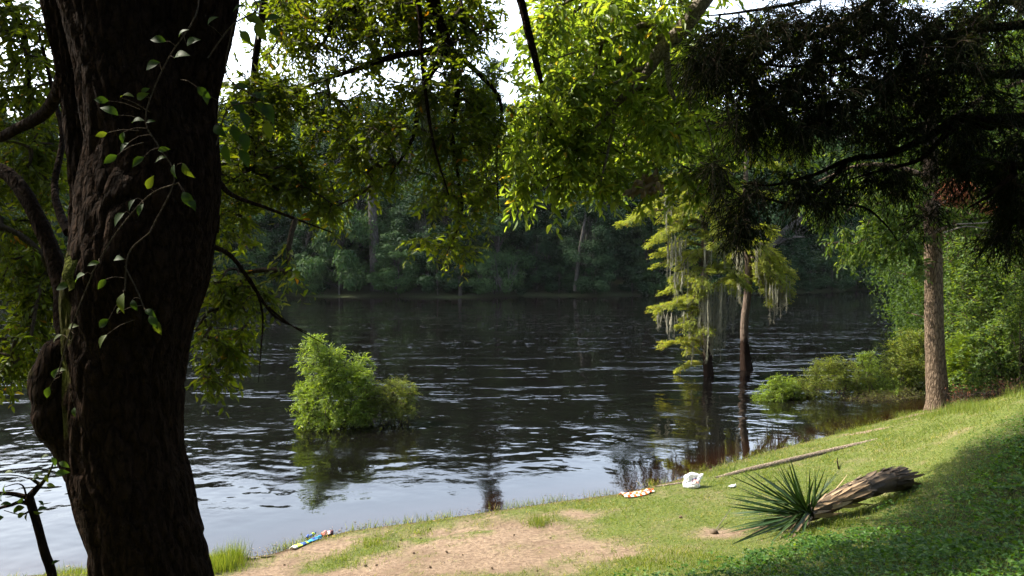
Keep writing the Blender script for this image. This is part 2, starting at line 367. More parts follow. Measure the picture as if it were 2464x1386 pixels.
def covered(X, Y):
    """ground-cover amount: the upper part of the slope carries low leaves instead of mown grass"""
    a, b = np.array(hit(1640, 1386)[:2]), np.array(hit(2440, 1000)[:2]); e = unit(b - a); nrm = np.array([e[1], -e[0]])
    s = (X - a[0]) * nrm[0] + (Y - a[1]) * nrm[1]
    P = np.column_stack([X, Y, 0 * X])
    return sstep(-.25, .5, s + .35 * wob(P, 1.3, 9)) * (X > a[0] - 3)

# ------------------------------------------------------------------ the ground: one sheet, bank, river bed and far bank
def axis(parts):
    return np.unique(np.round(np.concatenate([np.arange(a, b, s) for a, b, s in parts] + [[parts[-1][1]]]), 4))
xs = axis([(-600, -120, 40), (-120, -40, 8), (-40, -10, 1.2), (-10, 16, .11), (16, 40, .9), (40, 140, 6), (140, 600, 40)])
ys = axis([(-200, -40, 20), (-40, 2, 2), (2, 4, .4), (4, 24, .11), (24, 60, 2), (60, 100, .9), (100, 140, 5), (140, 900, 60)])
GX, GY = np.meshgrid(xs, ys); GZ = ground_z(GX, GY)
nx, ny = len(xs), len(ys)
ii = (np.arange(ny - 1)[:, None] * nx + np.arange(nx - 1)[None]).ravel()
GF = np.stack([ii, ii + 1, ii + nx + 1, ii + nx], 1)
GV = np.column_stack([GX.ravel(), GY.ravel(), GZ.ravel()])
m, nt, out = newmat('bank_soil'); L = nt.links.new
geo = nt.nodes.new('ShaderNodeNewGeometry'); P_ = geo.outputs['Position']
bare = nd(nt, 'ShaderNodeAttribute', attribute_name='tint'); cov = nd(nt, 'ShaderNodeAttribute', attribute_name='cover'); wet = nd(nt, 'ShaderNodeAttribute', attribute_name='wet')
def noise(nt, pos, sc, det=6, rough=.6):
    n = nd(nt, 'ShaderNodeTexNoise'); n.inputs['Scale'].default_value = sc; n.inputs['Detail'].default_value = det; n.inputs['Roughness'].default_value = rough
    nt.links.new(pos, n.inputs[0]); return n.outputs[0]
def mixc(nt, f, a, b):
    x = nd(nt, 'ShaderNodeMix', data_type='RGBA')
    nt.links.new(f, x.inputs[0])
    for s, i in ((a, 6), (b, 7)):
        if isinstance(s, tuple): x.inputs[i].default_value = (*s, 1)
        else: nt.links.new(s, x.inputs[i])
    return x.outputs[2]
n1 = noise(nt, P_, 1.4, 8); n2 = noise(nt, P_, 16, 8, .7); n3 = noise(nt, P_, 70, 4)
sand = ramp(nt, n2, [(.25, (.065, .041, .031)), (.42, (.130, .092, .064)), (.58, (.205, .150, .105)), (.8, (.28, .215, .155))])
sand = mixc(nt, ramp(nt, n1, [(.45, (0, 0, 0)), (.65, (.55,) * 3)]), sand, (.10, .066, .045))
turf = ramp(nt, n2, [(.2, (.030, .042, .010)), (.5, (.070, .092, .020)), (.68, (.12, .12, .035)), (.85, (.16, .12, .06))])
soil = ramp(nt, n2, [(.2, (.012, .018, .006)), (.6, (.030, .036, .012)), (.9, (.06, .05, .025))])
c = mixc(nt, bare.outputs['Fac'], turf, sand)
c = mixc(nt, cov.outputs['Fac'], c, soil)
c = mixc(nt, wet.outputs['Fac'], c, (.050, .030, .018))
p = nt.nodes.new('ShaderNodeBsdfPrincipled'); p.inputs['Roughness'].default_value = .95; p.inputs['Specular IOR Level'].default_value = .1
L(c, p.inputs['Base Color'])
hh = nd(nt, 'ShaderNodeMath', operation='MULTIPLY_ADD'); L(n2, hh.inputs[0]); hh.inputs[1].default_value = .045
h2 = nd(nt, 'ShaderNodeMath', operation='MULTIPLY'); L(n3, h2.inputs[0]); h2.inputs[1].default_value = .008; L(h2.outputs[0], hh.inputs[2])
b = nt.nodes.new('ShaderNodeBump'); b.inputs['Strength'].default_value = .9; b.inputs['Distance'].default_value = 1.0
L(hh.outputs[0], b.inputs['Height']); L(b.outputs[0], p.inputs['Normal']); L(p.outputs[0], out.inputs[0])
M_GROUND = m
near = (GV[:, 1] < 40)
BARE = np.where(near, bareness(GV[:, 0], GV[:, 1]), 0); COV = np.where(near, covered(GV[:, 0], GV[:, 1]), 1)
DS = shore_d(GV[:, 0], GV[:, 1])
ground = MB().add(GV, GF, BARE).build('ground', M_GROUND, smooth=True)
for nm, val in (('cover', COV), ('wet', (1 - sstep(.02, .40, DS)) * near)):
    a = ground.data.attributes.new(nm, 'FLOAT', 'POINT'); a.data.foreach_set('value', val.astype(np.float32))
tag(ground, 'river bank of bare sand, mown turf and shaded slope', kind='structure')

# ------------------------------------------------------------------ the river
wx = axis([(-600, -60, 60), (-60, -10, 2.5), (-10, 16, .25), (16, 70, 3), (70, 600, 60)])
wy = axis([(-50, 8, 4), (8, 24, .25), (24, 110, 3), (110, 170, 30)])
WX, WY = np.meshgrid(wx, wy); nx, ny = len(wx), len(wy)
ii = (np.arange(ny - 1)[:, None] * nx + np.arange(nx - 1)[None]).ravel()
WF = np.stack([ii, ii + 1, ii + nx + 1, ii + nx], 1)
WD = -shore_d(WX.ravel(), WY.ravel())
m, nt, out = newmat('dark_river_water'); L = nt.links.new
geo = nt.nodes.new('ShaderNodeNewGeometry'); P_ = geo.outputs['Position']
def mapped(scale, rot=0):
    mp = nt.nodes.new('ShaderNodeMapping'); mp.inputs['Scale'].default_value = scale; mp.inputs['Rotation'].default_value = (0, 0, rot); L(P_, mp.inputs[0]); return mp.outputs[0]
def mth(op, a, b_=None, c_=None):
    n = nd(nt, 'ShaderNodeMath', operation=op)
    for i, v in enumerate((a, b_, c_)):
        if v is None: continue
        if isinstance(v, (int, float)): n.inputs[i].default_value = v
        else: L(v, n.inputs[i])
    return n.outputs[0]
def rng_(v, a, b_, c0=0., c1=1.):
    n = nd(nt, 'ShaderNodeMapRange', interpolation_type='SMOOTHSTEP'); L(v, n.inputs[0]); n.inputs[1].default_value = a; n.inputs[2].default_value = b_
    n.inputs[3].default_value = c0; n.inputs[4].default_value = c1; return n.outputs[0]
sepx = nt.nodes.new('ShaderNodeSeparateXYZ'); L(P_, sepx.inputs[0]); Yc = sepx.outputs[1]
dep = nd(nt, 'ShaderNodeAttribute', attribute_name='tint').outputs['Fac']       # metres from the near shore
offsh = mth('MAXIMUM', rng_(dep, .5, 2.8), rng_(sepx.outputs[0], -5.2, -4.3, .75, 0))
# (1) slow waves, crests slanting to the bank
w1 = noise(nt, mapped((1.15, 1.35, 1), .4), 1.0, 2, .5)
# (2) ripples
w2 = noise(nt, mapped((3.3, 3.9, 1), .3), 1.0, 4, .55)
# (3) riffle chop, in streaks along the current
w3 = noise(nt, mapped((4.2, 4.4, 1), 0), 1.0, 3, .55)
st = noise(nt, mapped((.20, .72, 1), -.05), 1.0, 4, .65)
streak = mth('MULTIPLY', rng_(st, .50, .64), mth('MULTIPLY', rng_(Yc, 18, 23), rng_(Yc, 50, 64, 1, 0)))
pt = noise(nt, mapped((.30, .5, 1), .3), 1.0, 2, .5)
patch = rng_(pt, .42, .66)
# (4) sparse steep wavelets far out
w4 = rng_(noise(nt, mapped((2.2, 1.9, 1), 0), 1.0, 2, .5), .61, .74)
glint = mth('MULTIPLY', mth('MULTIPLY', rng_(Yc, 30, 40), rng_(Yc, 52, 58, 1, 0)), rng_(noise(nt, mapped((.05, .22, 1), 0), 1.0, 2), .44, .58))
near_w = rng_(Yc, 19, 30, 1, .25)
h = mth('MULTIPLY', mth('MULTIPLY', w1, mth('MULTIPLY_ADD', offsh, .026, .003)), near_w)
h = mth('MULTIPLY_ADD', w2, mth('MULTIPLY', mth('MULTIPLY_ADD', mth('MULTIPLY', offsh, patch), .0095, .0004), near_w), h)
h = mth('MULTIPLY_ADD', w3, mth('MULTIPLY_ADD', streak, .024, .0), h)
h = mth('MULTIPLY_ADD', w4, mth('MULTIPLY', glint, .17), h)
p = nt.nodes.new('ShaderNodeBsdfPrincipled'); p.inputs['Roughness'].default_value = .02; p.inputs['IOR'].default_value = 1.333
col = mixc(nt, rng_(dep, .0, 1.3), (.009, .0036, .0016), (.0022, .0020, .0018)); L(col, p.inputs['Base Color'])
b = nt.nodes.new('ShaderNodeBump'); b.inputs['Strength'].default_value = 1; b.inputs['Distance'].default_value = 1
L(h, b.inputs['Height']); L(b.outputs[0], p.inputs['Normal']); L(p.outputs[0], out.inputs[0])
water = MB().add(np.column_stack([WX.ravel(), WY.ravel(), 0 * WX.ravel()]), WF, WD).build('water', m)
tag(water, 'dark tea coloured river water', kind='structure')

# ------------------------------------------------------------------ generic woody plant
def plant(name, label, cat, base, limbs, blobs, nt_, k, q, tl, L_, Wd_, mat, bark, group=None, tpl=DIAM, droop=.3, sag=.12, r0=.004, targets=None,
          limb_name='limb', trunk_first=True, n_leaf=0, seed=0, tw=None, foliage='foliage', root_nodes=None, spread=.9, tint=None, k_limb=9, rt=.0022, flat=.6, rough=.08):
    r = np.random.default_rng(seed + 1000)
    t = thing(name, base, label, cat, group)
    nodes = []
    for i, (pth, rad) in enumerate(limbs):
        mb, Q = limb_mesh(np.array(pth, float), np.array(rad, float), k_limb, max(14, 6 * len(pth)), rough, seed + i)
        mb.build('trunk' if (i == 0 and trunk_first) else limb_name, bark, t, smooth=True)
        nodes.append(Q[len(Q) // (3 if i == 0 and trunk_first else 8):, :3])
    nodes = np.concatenate(nodes)
    if root_nodes is not None: nodes = np.concatenate([nodes, root_nodes])
    T = targets if targets is not None else blob_targets(blobs, nt_, r)
    paths, cnt = grow(nodes, T, sag, r)
    Sx, Tt, l = twiglets(paths, k, tl, droop, r)
    o = twig_mesh(paths, cnt, r0, Sx, Tt, l, rt).build('twigs', tw or M_TWIG, t, smooth=True); tag(o, kind='stuff')
    P, D, U = leaf_frames(Sx, Tt, l, q, droop, spread, r, flat)
    N = len(P); tn = np.clip((r.normal(.5, .22, N) if tint is None else tint(P, r)), 0, 1)
    LL = L_ * r.uniform(.45, 1.3, N); WW = Wd_ * LL / L_ * r.uniform(.75, 1.25, N)
    keep = np.ones(N, bool)
    if n_leaf:
        vis = np.where(in_view(P, -20))[0]
        if len(vis):
            size = LL[vis] / P[vis, 1] * r.uniform(.75, 1.25, len(vis)); pick = vis[np.argsort(-size)[:n_leaf]]
            keep[pick] = False; single_leaves(t, P[pick], D[pick], U[pick], LL[pick], WW[pick], LEAFV, mat, r)
    V, Fc, c = leaves(P[keep], D[keep], U[keep], LL[keep], WW[keep], tpl)
    o = MB().add(V, Fc, np.repeat(tn[keep], c)).build(foliage, mat, t); tag(o, kind='stuff')
    return t
def single_leaves(t, P, D, U, LL, WW, tpl, mat, r, name='leaf'):
    from mathutils import Matrix
    prot = []
    for tt in (.15, .35, .5, .65, .85):
        prot.append(MB().add(tpl[0], tpl[1], tt).mesh('leaf', mat))
    D = unit(D); B = unit(np.cross(U, D)); Nn = np.cross(D, B); off = np.array(t.location)
    for i in range(len(P)):
        o = bpy.data.objects.new(name, prot[int(r.integers(5))]); COL.objects.link(o); o.parent = t
        m4 = np.eye(4); m4[:3, 0] = D[i] * LL[i]; m4[:3, 1] = B[i] * WW[i]; m4[:3, 2] = Nn[i] * LL[i]; m4[:3, 3] = P[i] - off
        o.matrix_local = Matrix(m4.tolist())
def pxpath(pts, Y): return [at(p[0], p[1], (p[2] if len(p) > 2 else Y)) for p in pts]

# ------------------------------------------------------------------ far bank wood: prototypes, then individual copies
def far_proto(kind, seed):
    """returns (trunk mesh, crown mesh, height); crown leaves are flat clumps a few pixels wide"""
    r = np.random.default_rng(seed); tm = MB(); cm = MB()
    if kind == 'broad':
        H = r.uniform(14, 17); tr = spline([(0, 0, -.4), (r.normal(0, .3), r.normal(0, .3), H * .4), (r.normal(0, .6), r.normal(0, .6), H * .85)], 12)
        tm.add(*tubes(tr[None], np.linspace(.24, .07, 12)[None], 7))
        n = 46; z = r.uniform(.2, 1, n) ** .9 * H; wid = 3.4 * np.sqrt(np.clip(1 - ((z / H - .55) / .52) ** 2, .03, 1))
        an = r.uniform(0, 6.28, n); rad = wid * r.uniform(.25, 1, n) ** .6
        C = np.column_stack([rad * np.cos(an), rad * np.sin(an), z]); cr = r.uniform(.7, 1.45, n); per, sz = 300, (.20, .32)
    elif kind == 'full':
        H = r.uniform(9, 11); tr = spline([(0, 0, -.4), (r.normal(0, .3), r.normal(0, .3), H * .4), (r.normal(0, .5), r.normal(0, .5), H * .85)], 12)
        tm.add(*tubes(tr[None], np.linspace(.16, .05, 12)[None], 6))
        n = 50; z = r.uniform(.04, 1, n) * H; wid = 3.0 * np.sqrt(np.clip(1 - ((z / H - .4) / .68) ** 2, .03, 1))
        an = r.uniform(0, 6.28, n); rad = wid * r.uniform(.25, 1, n) ** .6
        C = np.column_stack([rad * np.cos(an), rad * np.sin(an), z]); cr = r.uniform(.6, 1.25, n); per, sz = 280, (.18, .30)
    elif kind == 'tall':
        H = r.uniform(17, 20); tr = spline([(0, 0, -.4), (r.normal(0, .3), r.normal(0, .3), H * .5), (r.normal(0, .5), r.normal(0, .5), H * .95)], 12)
        tm.add(*tubes(tr[None], np.linspace(.30, .06, 12)[None], 7))
        n = 36; z = r.uniform(.50, 1, n) * H; wid = 2.7 * np.sqrt(np.clip(1 - ((z / H - .74) / .3) ** 2, .05, 1))
        an = r.uniform(0, 6.28, n); rad = wid * r.uniform(.3, 1, n) ** .6
        C = np.column_stack([rad * np.cos(an), rad * np.sin(an), z]); cr = r.uniform(.6, 1.3, n); per, sz = 300, (.2, .32)
    elif kind == 'pine':
        H = r.uniform(21, 23); tr = spline([(0, 0, -.4), (.2, .1, H * .5), (.1, .3, H)], 12)
        tm.add(*tubes(tr[None], np.linspace(.28, .05, 12)[None], 7))
        n = 30; z = r.uniform(.62, 1.02, n) * H; wid = np.interp(z / H, [.62, .75, 1.02], [2.0, 2.6, .5])
        an = r.uniform(0, 6.28, n); rad = wid * r.uniform(.4, 1, n)
        C = np.column_stack([rad * np.cos(an), rad * np.sin(an), z]); cr = r.uniform(.4, .85, n); per, sz = 170, (.22, .4)
    elif kind == 'bush':
        H = r.uniform(3.2, 5.5); n = 26; z = r.uniform(.08, 1, n) * H; wid = 2.3 * np.sqrt(np.clip(1 - ((z / H - .3) / .75) ** 2, .05, 1))
        an = r.uniform(0, 6.28, n); rad = wid * r.uniform(.2, 1, n) ** .6
        C = np.column_stack([rad * np.cos(an), rad * np.sin(an), z]); cr = r.uniform(.4, .9, n); per, sz = 260, (.15, .25)
        tr = spline([(0, 0, -.3), (.1, 0, H * .4), (.2, .1, H * .7)], 8); tm.add(*tubes(tr[None], np.linspace(.09, .03, 8)[None], 5))
    # limbs to the clumps
    j = np.clip((C[:, 2] / H * 12 * .72).astype(int), 1, len(tr) - 2); a = tr[j]; u = np.linspace(0, 1, 5)[None, :, None]
    lp = a[:, None] * (1 - u) + C[:, None] * u + np.sin(u * 3.14) * np.array([0, 0, .25]); tm.add(*tubes(lp, np.tile(np.linspace(.07, .015, 5), (len(C), 1)) * (H / 16), 4))
    for c_, rr in zip(C, cr):
        v = in_ball(per, r, .33); v[:, 2] *= .7; P = c_ + v * rr * r.uniform(.8, 1.15, (per, 1))
        N = unit(v + np.array([0, 0, .7]) + r.normal(size=v.shape) * .45); D = unit(np.cross(N, r.normal(size=v.shape)) + np.array([0, 0, -.25]))
        s = r.uniform(*sz, per)
        if kind == 'pine':
            V, Fc, k = leaves(P, unit(v * .8 + r.normal(size=v.shape) * .5), N, s, s * .22, DIAM)
        else: V, Fc, k = leaves(P, D, N, s, s * .55, DIAM)
        cm.add(V, Fc, np.repeat(np.clip(r.normal(.5, .2, per) + r.normal(0, .12), 0, 1), k))
    return tm, cm, H
protos = {}
for kind, cnt_ in (('broad', 4), ('full', 3), ('tall', 3), ('pine', 2), ('bush', 3)):
    for s in range(cnt_):
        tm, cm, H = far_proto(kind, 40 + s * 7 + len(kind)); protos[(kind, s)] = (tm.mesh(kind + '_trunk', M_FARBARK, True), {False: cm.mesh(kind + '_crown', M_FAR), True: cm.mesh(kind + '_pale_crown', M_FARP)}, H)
def far_tree(kind, s, X, Y, rot, sc, label, pale=False, group='trees of the wood along the far bank', name='broadleaf_tree', cat='tree', stretch=1.0):
    tme, cmes, H = protos[(kind, s)]
    z = float(ground_z(np.array([X]), np.array([Y]))[0])
    t = thing(name, (X, Y, max(z, -.3)), label, cat, group); t.rotation_euler.z = rot; t.scale = (sc, sc, sc * stretch)
    for nm, me in (('trunk', tme), ('crown', cmes[pale])):
        o = bpy.data.objects.new(nm, me); COL.objects.link(o); o.parent = t
    return t
r = np.random.default_rng(3)
LB = 'dark leafy tree in the shaded wood along the far bank'
def fx(): return r.uniform(-1.4, 1.4)
for x in np.arange(-54, 72, 3.6):                                           # low bushes hanging over the waterline
    if abs(x + 15.3) < 2.0: continue
    X = x + fx() * .7; far_tree('bush', int(r.integers(3)), X, float(y_far(X)) + r.uniform(.2, 1.6), r.uniform(0, 6.28), r.uniform(.6, 1.05), *(('low grey green bush overhanging the far waterline', True) if r.random() < .3 else ('low dark green bush overhanging the waterline of the far bank', False)), group='bushes along the far waterline', name='waterside_bush', cat='bush')
for off, gap, sc0, sc1, lab in ((2.4, 3.4, .55, .95, 'small leafy tree right behind the waterline bushes of the far bank'), (6.0, 3.9, .95, 1.35, 'leafy tree with foliage to the ground inside the far bank wood'), (15, 5.2, 1.0, 1.3, 'leafy tree with foliage to the ground deep in the far bank wood')):
    for x in np.arange(-56, 74, gap):
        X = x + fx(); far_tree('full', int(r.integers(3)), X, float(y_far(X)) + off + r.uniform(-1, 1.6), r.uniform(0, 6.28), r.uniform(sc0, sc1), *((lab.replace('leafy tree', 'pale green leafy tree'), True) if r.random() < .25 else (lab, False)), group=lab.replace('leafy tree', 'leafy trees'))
for off, gap, sc0, sc1, lab in ((24, 4.6, 1.3, 1.6, 'broad leafy tree shutting the gaps at the back of the far wood'), (37, 5.0, 1.6, 1.9, 'broad leafy tree in the last row of the far wood')):
    for x in np.arange(-58, 84, gap):
        X = x + fx(); far_tree('full', int(r.integers(3)), X, float(y_far(X)) + off + r.uniform(-2, 2), r.uniform(0, 6.28), r.uniform(sc0, sc1), lab, group=lab.replace('tree', 'trees', 1))
for off, gap, sc0, sc1, lab in ((12, 4.6, .92, 1.12, 'tall dark broadleaf tree of the wood along the far bank'), (21, 4.8, 1.02, 1.2, 'tall dark broadleaf tree in the back row of the far wood'), (31, 5.5, 1.12, 1.3, 'tall dark tree closing the far wood behind')):
    for x in np.arange(-58, 78, gap):
        X = x + fx(); far_tree('tall' if r.random() < .35 else 'broad', int(r.integers(3)), X, float(y_far(X)) + off + r.uniform(-2, 2.5), r.uniform(0, 6.28), r.uniform(sc0, sc1), lab, group=lab.replace('tree', 'trees', 1))
X = at(1185, 90, 86)[0]; far_tree('pine', 0, X, 86, .4, 1.03, 'tall pine whose thin top stands above the far wood against the sky', False, 'pines of the far wood', 'pine_tree')
X = at(640, 90, 92)[0]; far_tree('pine', 1, X, 92, 2.0, .93, 'pine behind the far wood, its top showing beside the dark trunk', False, 'pines of the far wood', 'pine_tree')
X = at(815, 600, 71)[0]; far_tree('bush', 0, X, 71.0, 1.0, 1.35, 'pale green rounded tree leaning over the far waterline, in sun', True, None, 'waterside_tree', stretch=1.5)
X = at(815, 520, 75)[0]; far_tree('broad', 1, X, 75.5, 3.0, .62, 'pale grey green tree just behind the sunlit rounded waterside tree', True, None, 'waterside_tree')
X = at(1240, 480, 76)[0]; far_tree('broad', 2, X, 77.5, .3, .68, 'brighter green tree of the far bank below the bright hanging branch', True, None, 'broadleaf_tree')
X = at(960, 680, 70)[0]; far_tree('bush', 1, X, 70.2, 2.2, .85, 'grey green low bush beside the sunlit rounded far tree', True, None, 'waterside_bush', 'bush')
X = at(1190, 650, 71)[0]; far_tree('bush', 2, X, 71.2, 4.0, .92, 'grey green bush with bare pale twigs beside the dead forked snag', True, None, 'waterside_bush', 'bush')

def bare_tree(name, label, cat, base, limbs, bark=M_FARBARK, group=None, k=6, part='branch'):
    t = thing(name, base, label, cat, group)
    for i, (pth, rad) in enumerate(limbs):
        mb, _ = limb_mesh(np.array(pth, float), np.array(rad, float), k, 12, .06, i); mb.build('trunk' if i == 0 else part, bark, t, smooth=True)
    return t
Y = 69.6
bare_tree('dead_snag', 'pale dead forked snag standing at the far waterline', 'dead tree', at(1107, 712, Y), [(pxpath([(1107, 716), (1106, 690), (1104, 665), (1094, 642)], Y), [.2, .16, .13, .05]), (pxpath([(1105, 672), (1112, 650), (1120, 632)], Y), [.11, .07, .03]), (pxpath([(1104, 665), (1100, 640), (1085, 625)], Y), [.07, .05, .02])])
bare_tree('bare_tree', 'tall grey straight trunk rising in the far wood behind the sunlit rounded tree', 'tree', at(905, 690, 72), [(pxpath([(906, 700), (902, 620), (897, 520), (893, 400), (890, 300)], 73), [.62, .52, .45, .38, .3])])
bare_tree('bare_tree', 'thin leaning pale trunk in the far wood left of the cypresses', 'tree', at(1395, 690, 71), [(pxpath([(1384, 700), (1392, 620), (1402, 560), (1412, 500)], 71.5), [.2, .17, .14, .1])])
bare_tree('fallen_trunk', 'pale bare trunk leaning steeply at the far bank right of the cypresses', 'dead tree', at(1800, 690, 78), [(pxpath([(1826, 625), (1850, 595), (1890, 555), (1932, 525)], 78), [.42, .4, .36, .3]), (pxpath([(1860, 588), (1900, 572), (1935, 570)], 78), [.2, .16, .08])])
lim = []
for i in range(16):
    x0 = r.uniform(1150, 1230); a = r.uniform(-45, 45); lim.append((pxpath([(x0, 700), (x0 + a * .5, 668), (x0 + a * 1.1, r.uniform(610, 660))], 70.0), [.07, .05, .02]))
bare_tree('bare_shrub', 'leafless pale grey shrub with arching twigs at the far waterline', 'shrub', at(1190, 705, 70), lim, k=4)

# ------------------------------------------------------------------ bald cypresses standing in the river
def cypress(name, label, base, trunk_px, widths, boughs, mosses, Y, seed, group):
    r = np.random.default_rng(seed)
    t = thing(name, base, label, 'tree', group)
    tp = np.array(pxpath(trunk_px, Y)); tp[:, 1] += np.interp(np.arange(len(tp)), [0, len(tp) - 1], [0, .3])
    Q = spline(np.column_stack([tp, widths]), 44)
    V, Fq = tubes(Q[None, :, :3], Q[None, :, 3], 12); an = np.tile(np.arange(12) / 12 * 6.283, 44)
    C = np.repeat(Q[:, :3], 12, 0); hgt = C[:, 2]
    fl = 1 + .16 * np.sin(an * 5 + 1) * np.clip(1.2 - hgt, 0, 1) + .05 * wob(V, 6, seed)
    V = C + (V - C) * fl[:, None]
    MB().add(V, Fq, np.clip((1.55 - hgt) / .7, 0, 1)).build('trunk', M_CYPBARK, t, smooth=True)
    cm = MB(); bm = []; moss_anchor = []
    for (ya, tx, ty, dy, wd) in boughs:                       # attach height (px), tip px, depth offset of the tip, half width m
        za = at(1700, ya, Y)[2]; a = Q[np.argmin(np.abs(Q[:, 2] - za)), :3]; e = at(tx, ty, Y + dy); Lb = np.linalg.norm(e - a)
        mid = .5 * (a + e) + np.array([0, 0, .16 * Lb]); b = spline([a, mid, e], 16)
        bm.append((b, np.linspace(.02 + .016 * Lb, .008, 16)))
        T = unit(np.gradient(b, axis=0)); side = unit(np.cross(T, [0, 0, 1.]))
        nb = int(10 + Lb * 9)
        for s in range(nb):
            u = r.uniform(.12, 1.0); i = int(u * 15); sg = 1 if s % 2 else -1
            w = wd * r.uniform(.5, 1.1) * (1.15 - .55 * u)
            d = unit(T[i] * .75 + side[i] * sg * r.uniform(.3, 1.0) + np.array([0, 0, r.normal(.05, .22)]))
            uu = np.linspace(0, 1, 5)[:, None]; p = b[i] + d * w * uu + np.array([0, 0, -.28 * w]) * uu ** 2
            bm.append((p, np.linspace(.008, .003, 5)))
            n = int(62 * w / .5) + 14; v = r.uniform(.08, 1, n); P = b[i] + d * w * v[:, None] + np.array([0, 0, -.28 * w]) * (v ** 2)[:, None]
            P = P + r.normal(size=P.shape) * [.05, .05, .022]
            sd = unit(np.cross(d, [0, 0, 1.])); D = unit(d * .9 + sd * r.choice([-1, 1], (n, 1)) * r.uniform(.3, 1, (n, 1)) + r.normal(size=(n, 3)) * .22 + np.array([0, 0, -.25]))
            Lf = r.uniform(.055, .125, n)
            V, Fc, k = leaves(P, D, np.array([0, 0, 1.]) + r.normal(size=(n, 3)) * .35, Lf, Lf * .27, DIAM)
            warm = .12 if ya > 800 else 0
            cm.add(V, Fc, np.repeat(np.clip(r.normal(.5 + warm, .16, n), 0, 1), k))
            if r.random() < .25: moss_anchor.append(p[r.integers(1, 5)])
    mb = MB()
    for b, rd in bm: mb.add(*tubes(b[None], rd[None], 5))
    # boughs: the main ones each their own part, small ones joined
    nmain = [i for i, x in enumerate(bm) if len(x[0]) == 16]
    sm = MB()
    for i, (b, rd) in enumerate(bm):
        if len(b) == 16: MB().add(*tubes(b[None], rd[None], 6), 0).build('bough', M_CYPBARK, t, smooth=True)
        else: sm.add(*tubes(b[None], rd[None], 3), 0)
    tag(sm.build('twigs', M_CYPBARK, t, smooth=True), kind='stuff')
    tag(cm.build('foliage', M_CYP, t), kind='stuff')
    for (mx, my, mw, ml, n) in mosses:                        # clump top px, half width px, length px, strands
        mm = MB(); k = Y / F
        for s in range(max(4, int(n * .7))):
            o = at(mx + r.normal(0, mw * .55), my + r.normal(0, 8), Y - .55 + r.normal(0, .3)); Ls = ml * k * r.uniform(.35, 1.0)
            u = np.linspace(0, 1, 6)[:, None]; p = o + np.array([0, 0, -Ls]) * u + np.cumsum(r.normal(0, .014, (6, 3)), 0) * [1, 1, .2]
            rad = np.array([.006, .016, .021, .018, .012, .003]) * r.uniform(.6, 1.2)
            V, Fq = tubes(p[None], rad[None], 3); mm.add(V, Fq, np.clip(r.normal(.5, .25), 0, 1))
            n2 = int(Ls * 46) + 4; v = r.random(n2) ** .8; i = (v * 4.99).astype(int); f = (v * 4.99 - i)[:, None]
            pp = p[i] * (1 - f) + p[i + 1] * f + r.normal(size=(n2, 3)) * [.018, .018, .01]
            V, Fc, kk = leaves(pp, np.array([0, 0, -1.]) + r.normal(size=(n2, 3)) * .35, r.normal(size=(n2, 3)), r.uniform(.05, .12, n2), .011, DIAM)
            mm.add(V, Fc, np.repeat(np.clip(r.normal(.5, .25, n2), 0, 1), kk))
        tag(mm.build('spanish_moss', M_MOSS, t), kind='stuff')
    return t
cypress('bald_cypress', 'bald cypress with yellow green boughs and hanging grey moss, standing in the river', on_z(1706, 905, 0),
        [(1707, 925), (1706, 905), (1703, 840), (1700, 740), (1697, 650), (1699, 560), (1694, 450), (1686, 330), (1680, 215)], [.19, .17, .135, .12, .115, .105, .09, .065, .03],
        [(880, 1632, 888, .3, .35), (860, 1590, 826, .2, .55), (850, 1640, 815, -.7, .45), (800, 1655, 850, .7, .4), (760, 1572, 742, -.2, .62), (740, 1640, 790, -.9, .5),
         (690, 1608, 700, -.5, .6), (670, 1618, 668, .5, .55), (700, 1790, 665, .4, .6), (660, 1770, 650, -.8, .6), (640, 1800, 690, -.3, .5), (620, 1585, 636, 0, .6), (600, 1600, 600, .9, .55), (610, 1640, 640, -1.0, .5),
         (545, 1494, 538, -.2, .6), (540, 1515, 520, .5, .55), (530, 1575, 575, -.9, .65), (530, 1600, 530, .9, .65), (560, 1560, 590, .2, .6), (500, 1530, 505, -.4, .5), (640, 1580, 610, .3, .55), (720, 1585, 750, .3, .6), (700, 1770, 700, -.6, .5), (620, 1760, 600, -.8, .6), (470, 1760, 480, -.9, .6), (520, 1770, 560, -.6, .7), (515, 1800, 590, .5, .6), (500, 1640, 520, -1.3, .65), (480, 1720, 500, -1.3, .7), (500, 1780, 520, .9, .6),
         (450, 1590, 455, .3, .5), (430, 1560, 450, -.6, .5), (420, 1770, 450, -.3, .6), (400, 1640, 400, -1, .5), (380, 1600, 385, .5, .5), (370, 1770, 390, .2, .5), (330, 1620, 330, -.2, .45), (310, 1750, 320, .2, .45), (270, 1640, 265, .3, .4), (260, 1720, 270, -.3, .4), (230, 1665, 205, .1, .3), (800, 1690, 800, -1.2, .5), (720, 1665, 720, -1.4, .6), (660, 1690, 680, -1.5, .65), (570, 1720, 590, -1.6, .7), (520, 1740, 550, -1.5, .7), (450, 1650, 470, -1.4, .6), (420, 1720, 440, -1.4, .6), (360, 1660, 370, -1.1, .5)],
        [(1622, 575, 20, 95, 20), (1650, 620, 16, 60, 10), (1632, 655, 14, 75, 14), (1662, 660, 12, 80, 12), (1700, 690, 20, 190, 30), (1740, 690, 22, 150, 30), (1725, 720, 16, 160, 16), (1685, 760, 18, 70, 12), (1762, 695, 10, 110, 12),
         (1645, 755, 22, 60, 12), (1612, 760, 14, 50, 8), (1605, 460, 10, 90, 10), (1640, 580, 14, 60, 10), (1735, 570, 18, 80, 18), (1700, 575, 14, 110, 14), (1655, 800, 16, 50, 8), (1590, 750, 12, 40, 6)],
        float(on_z(1706, 905, 0)[1]), 21, None)
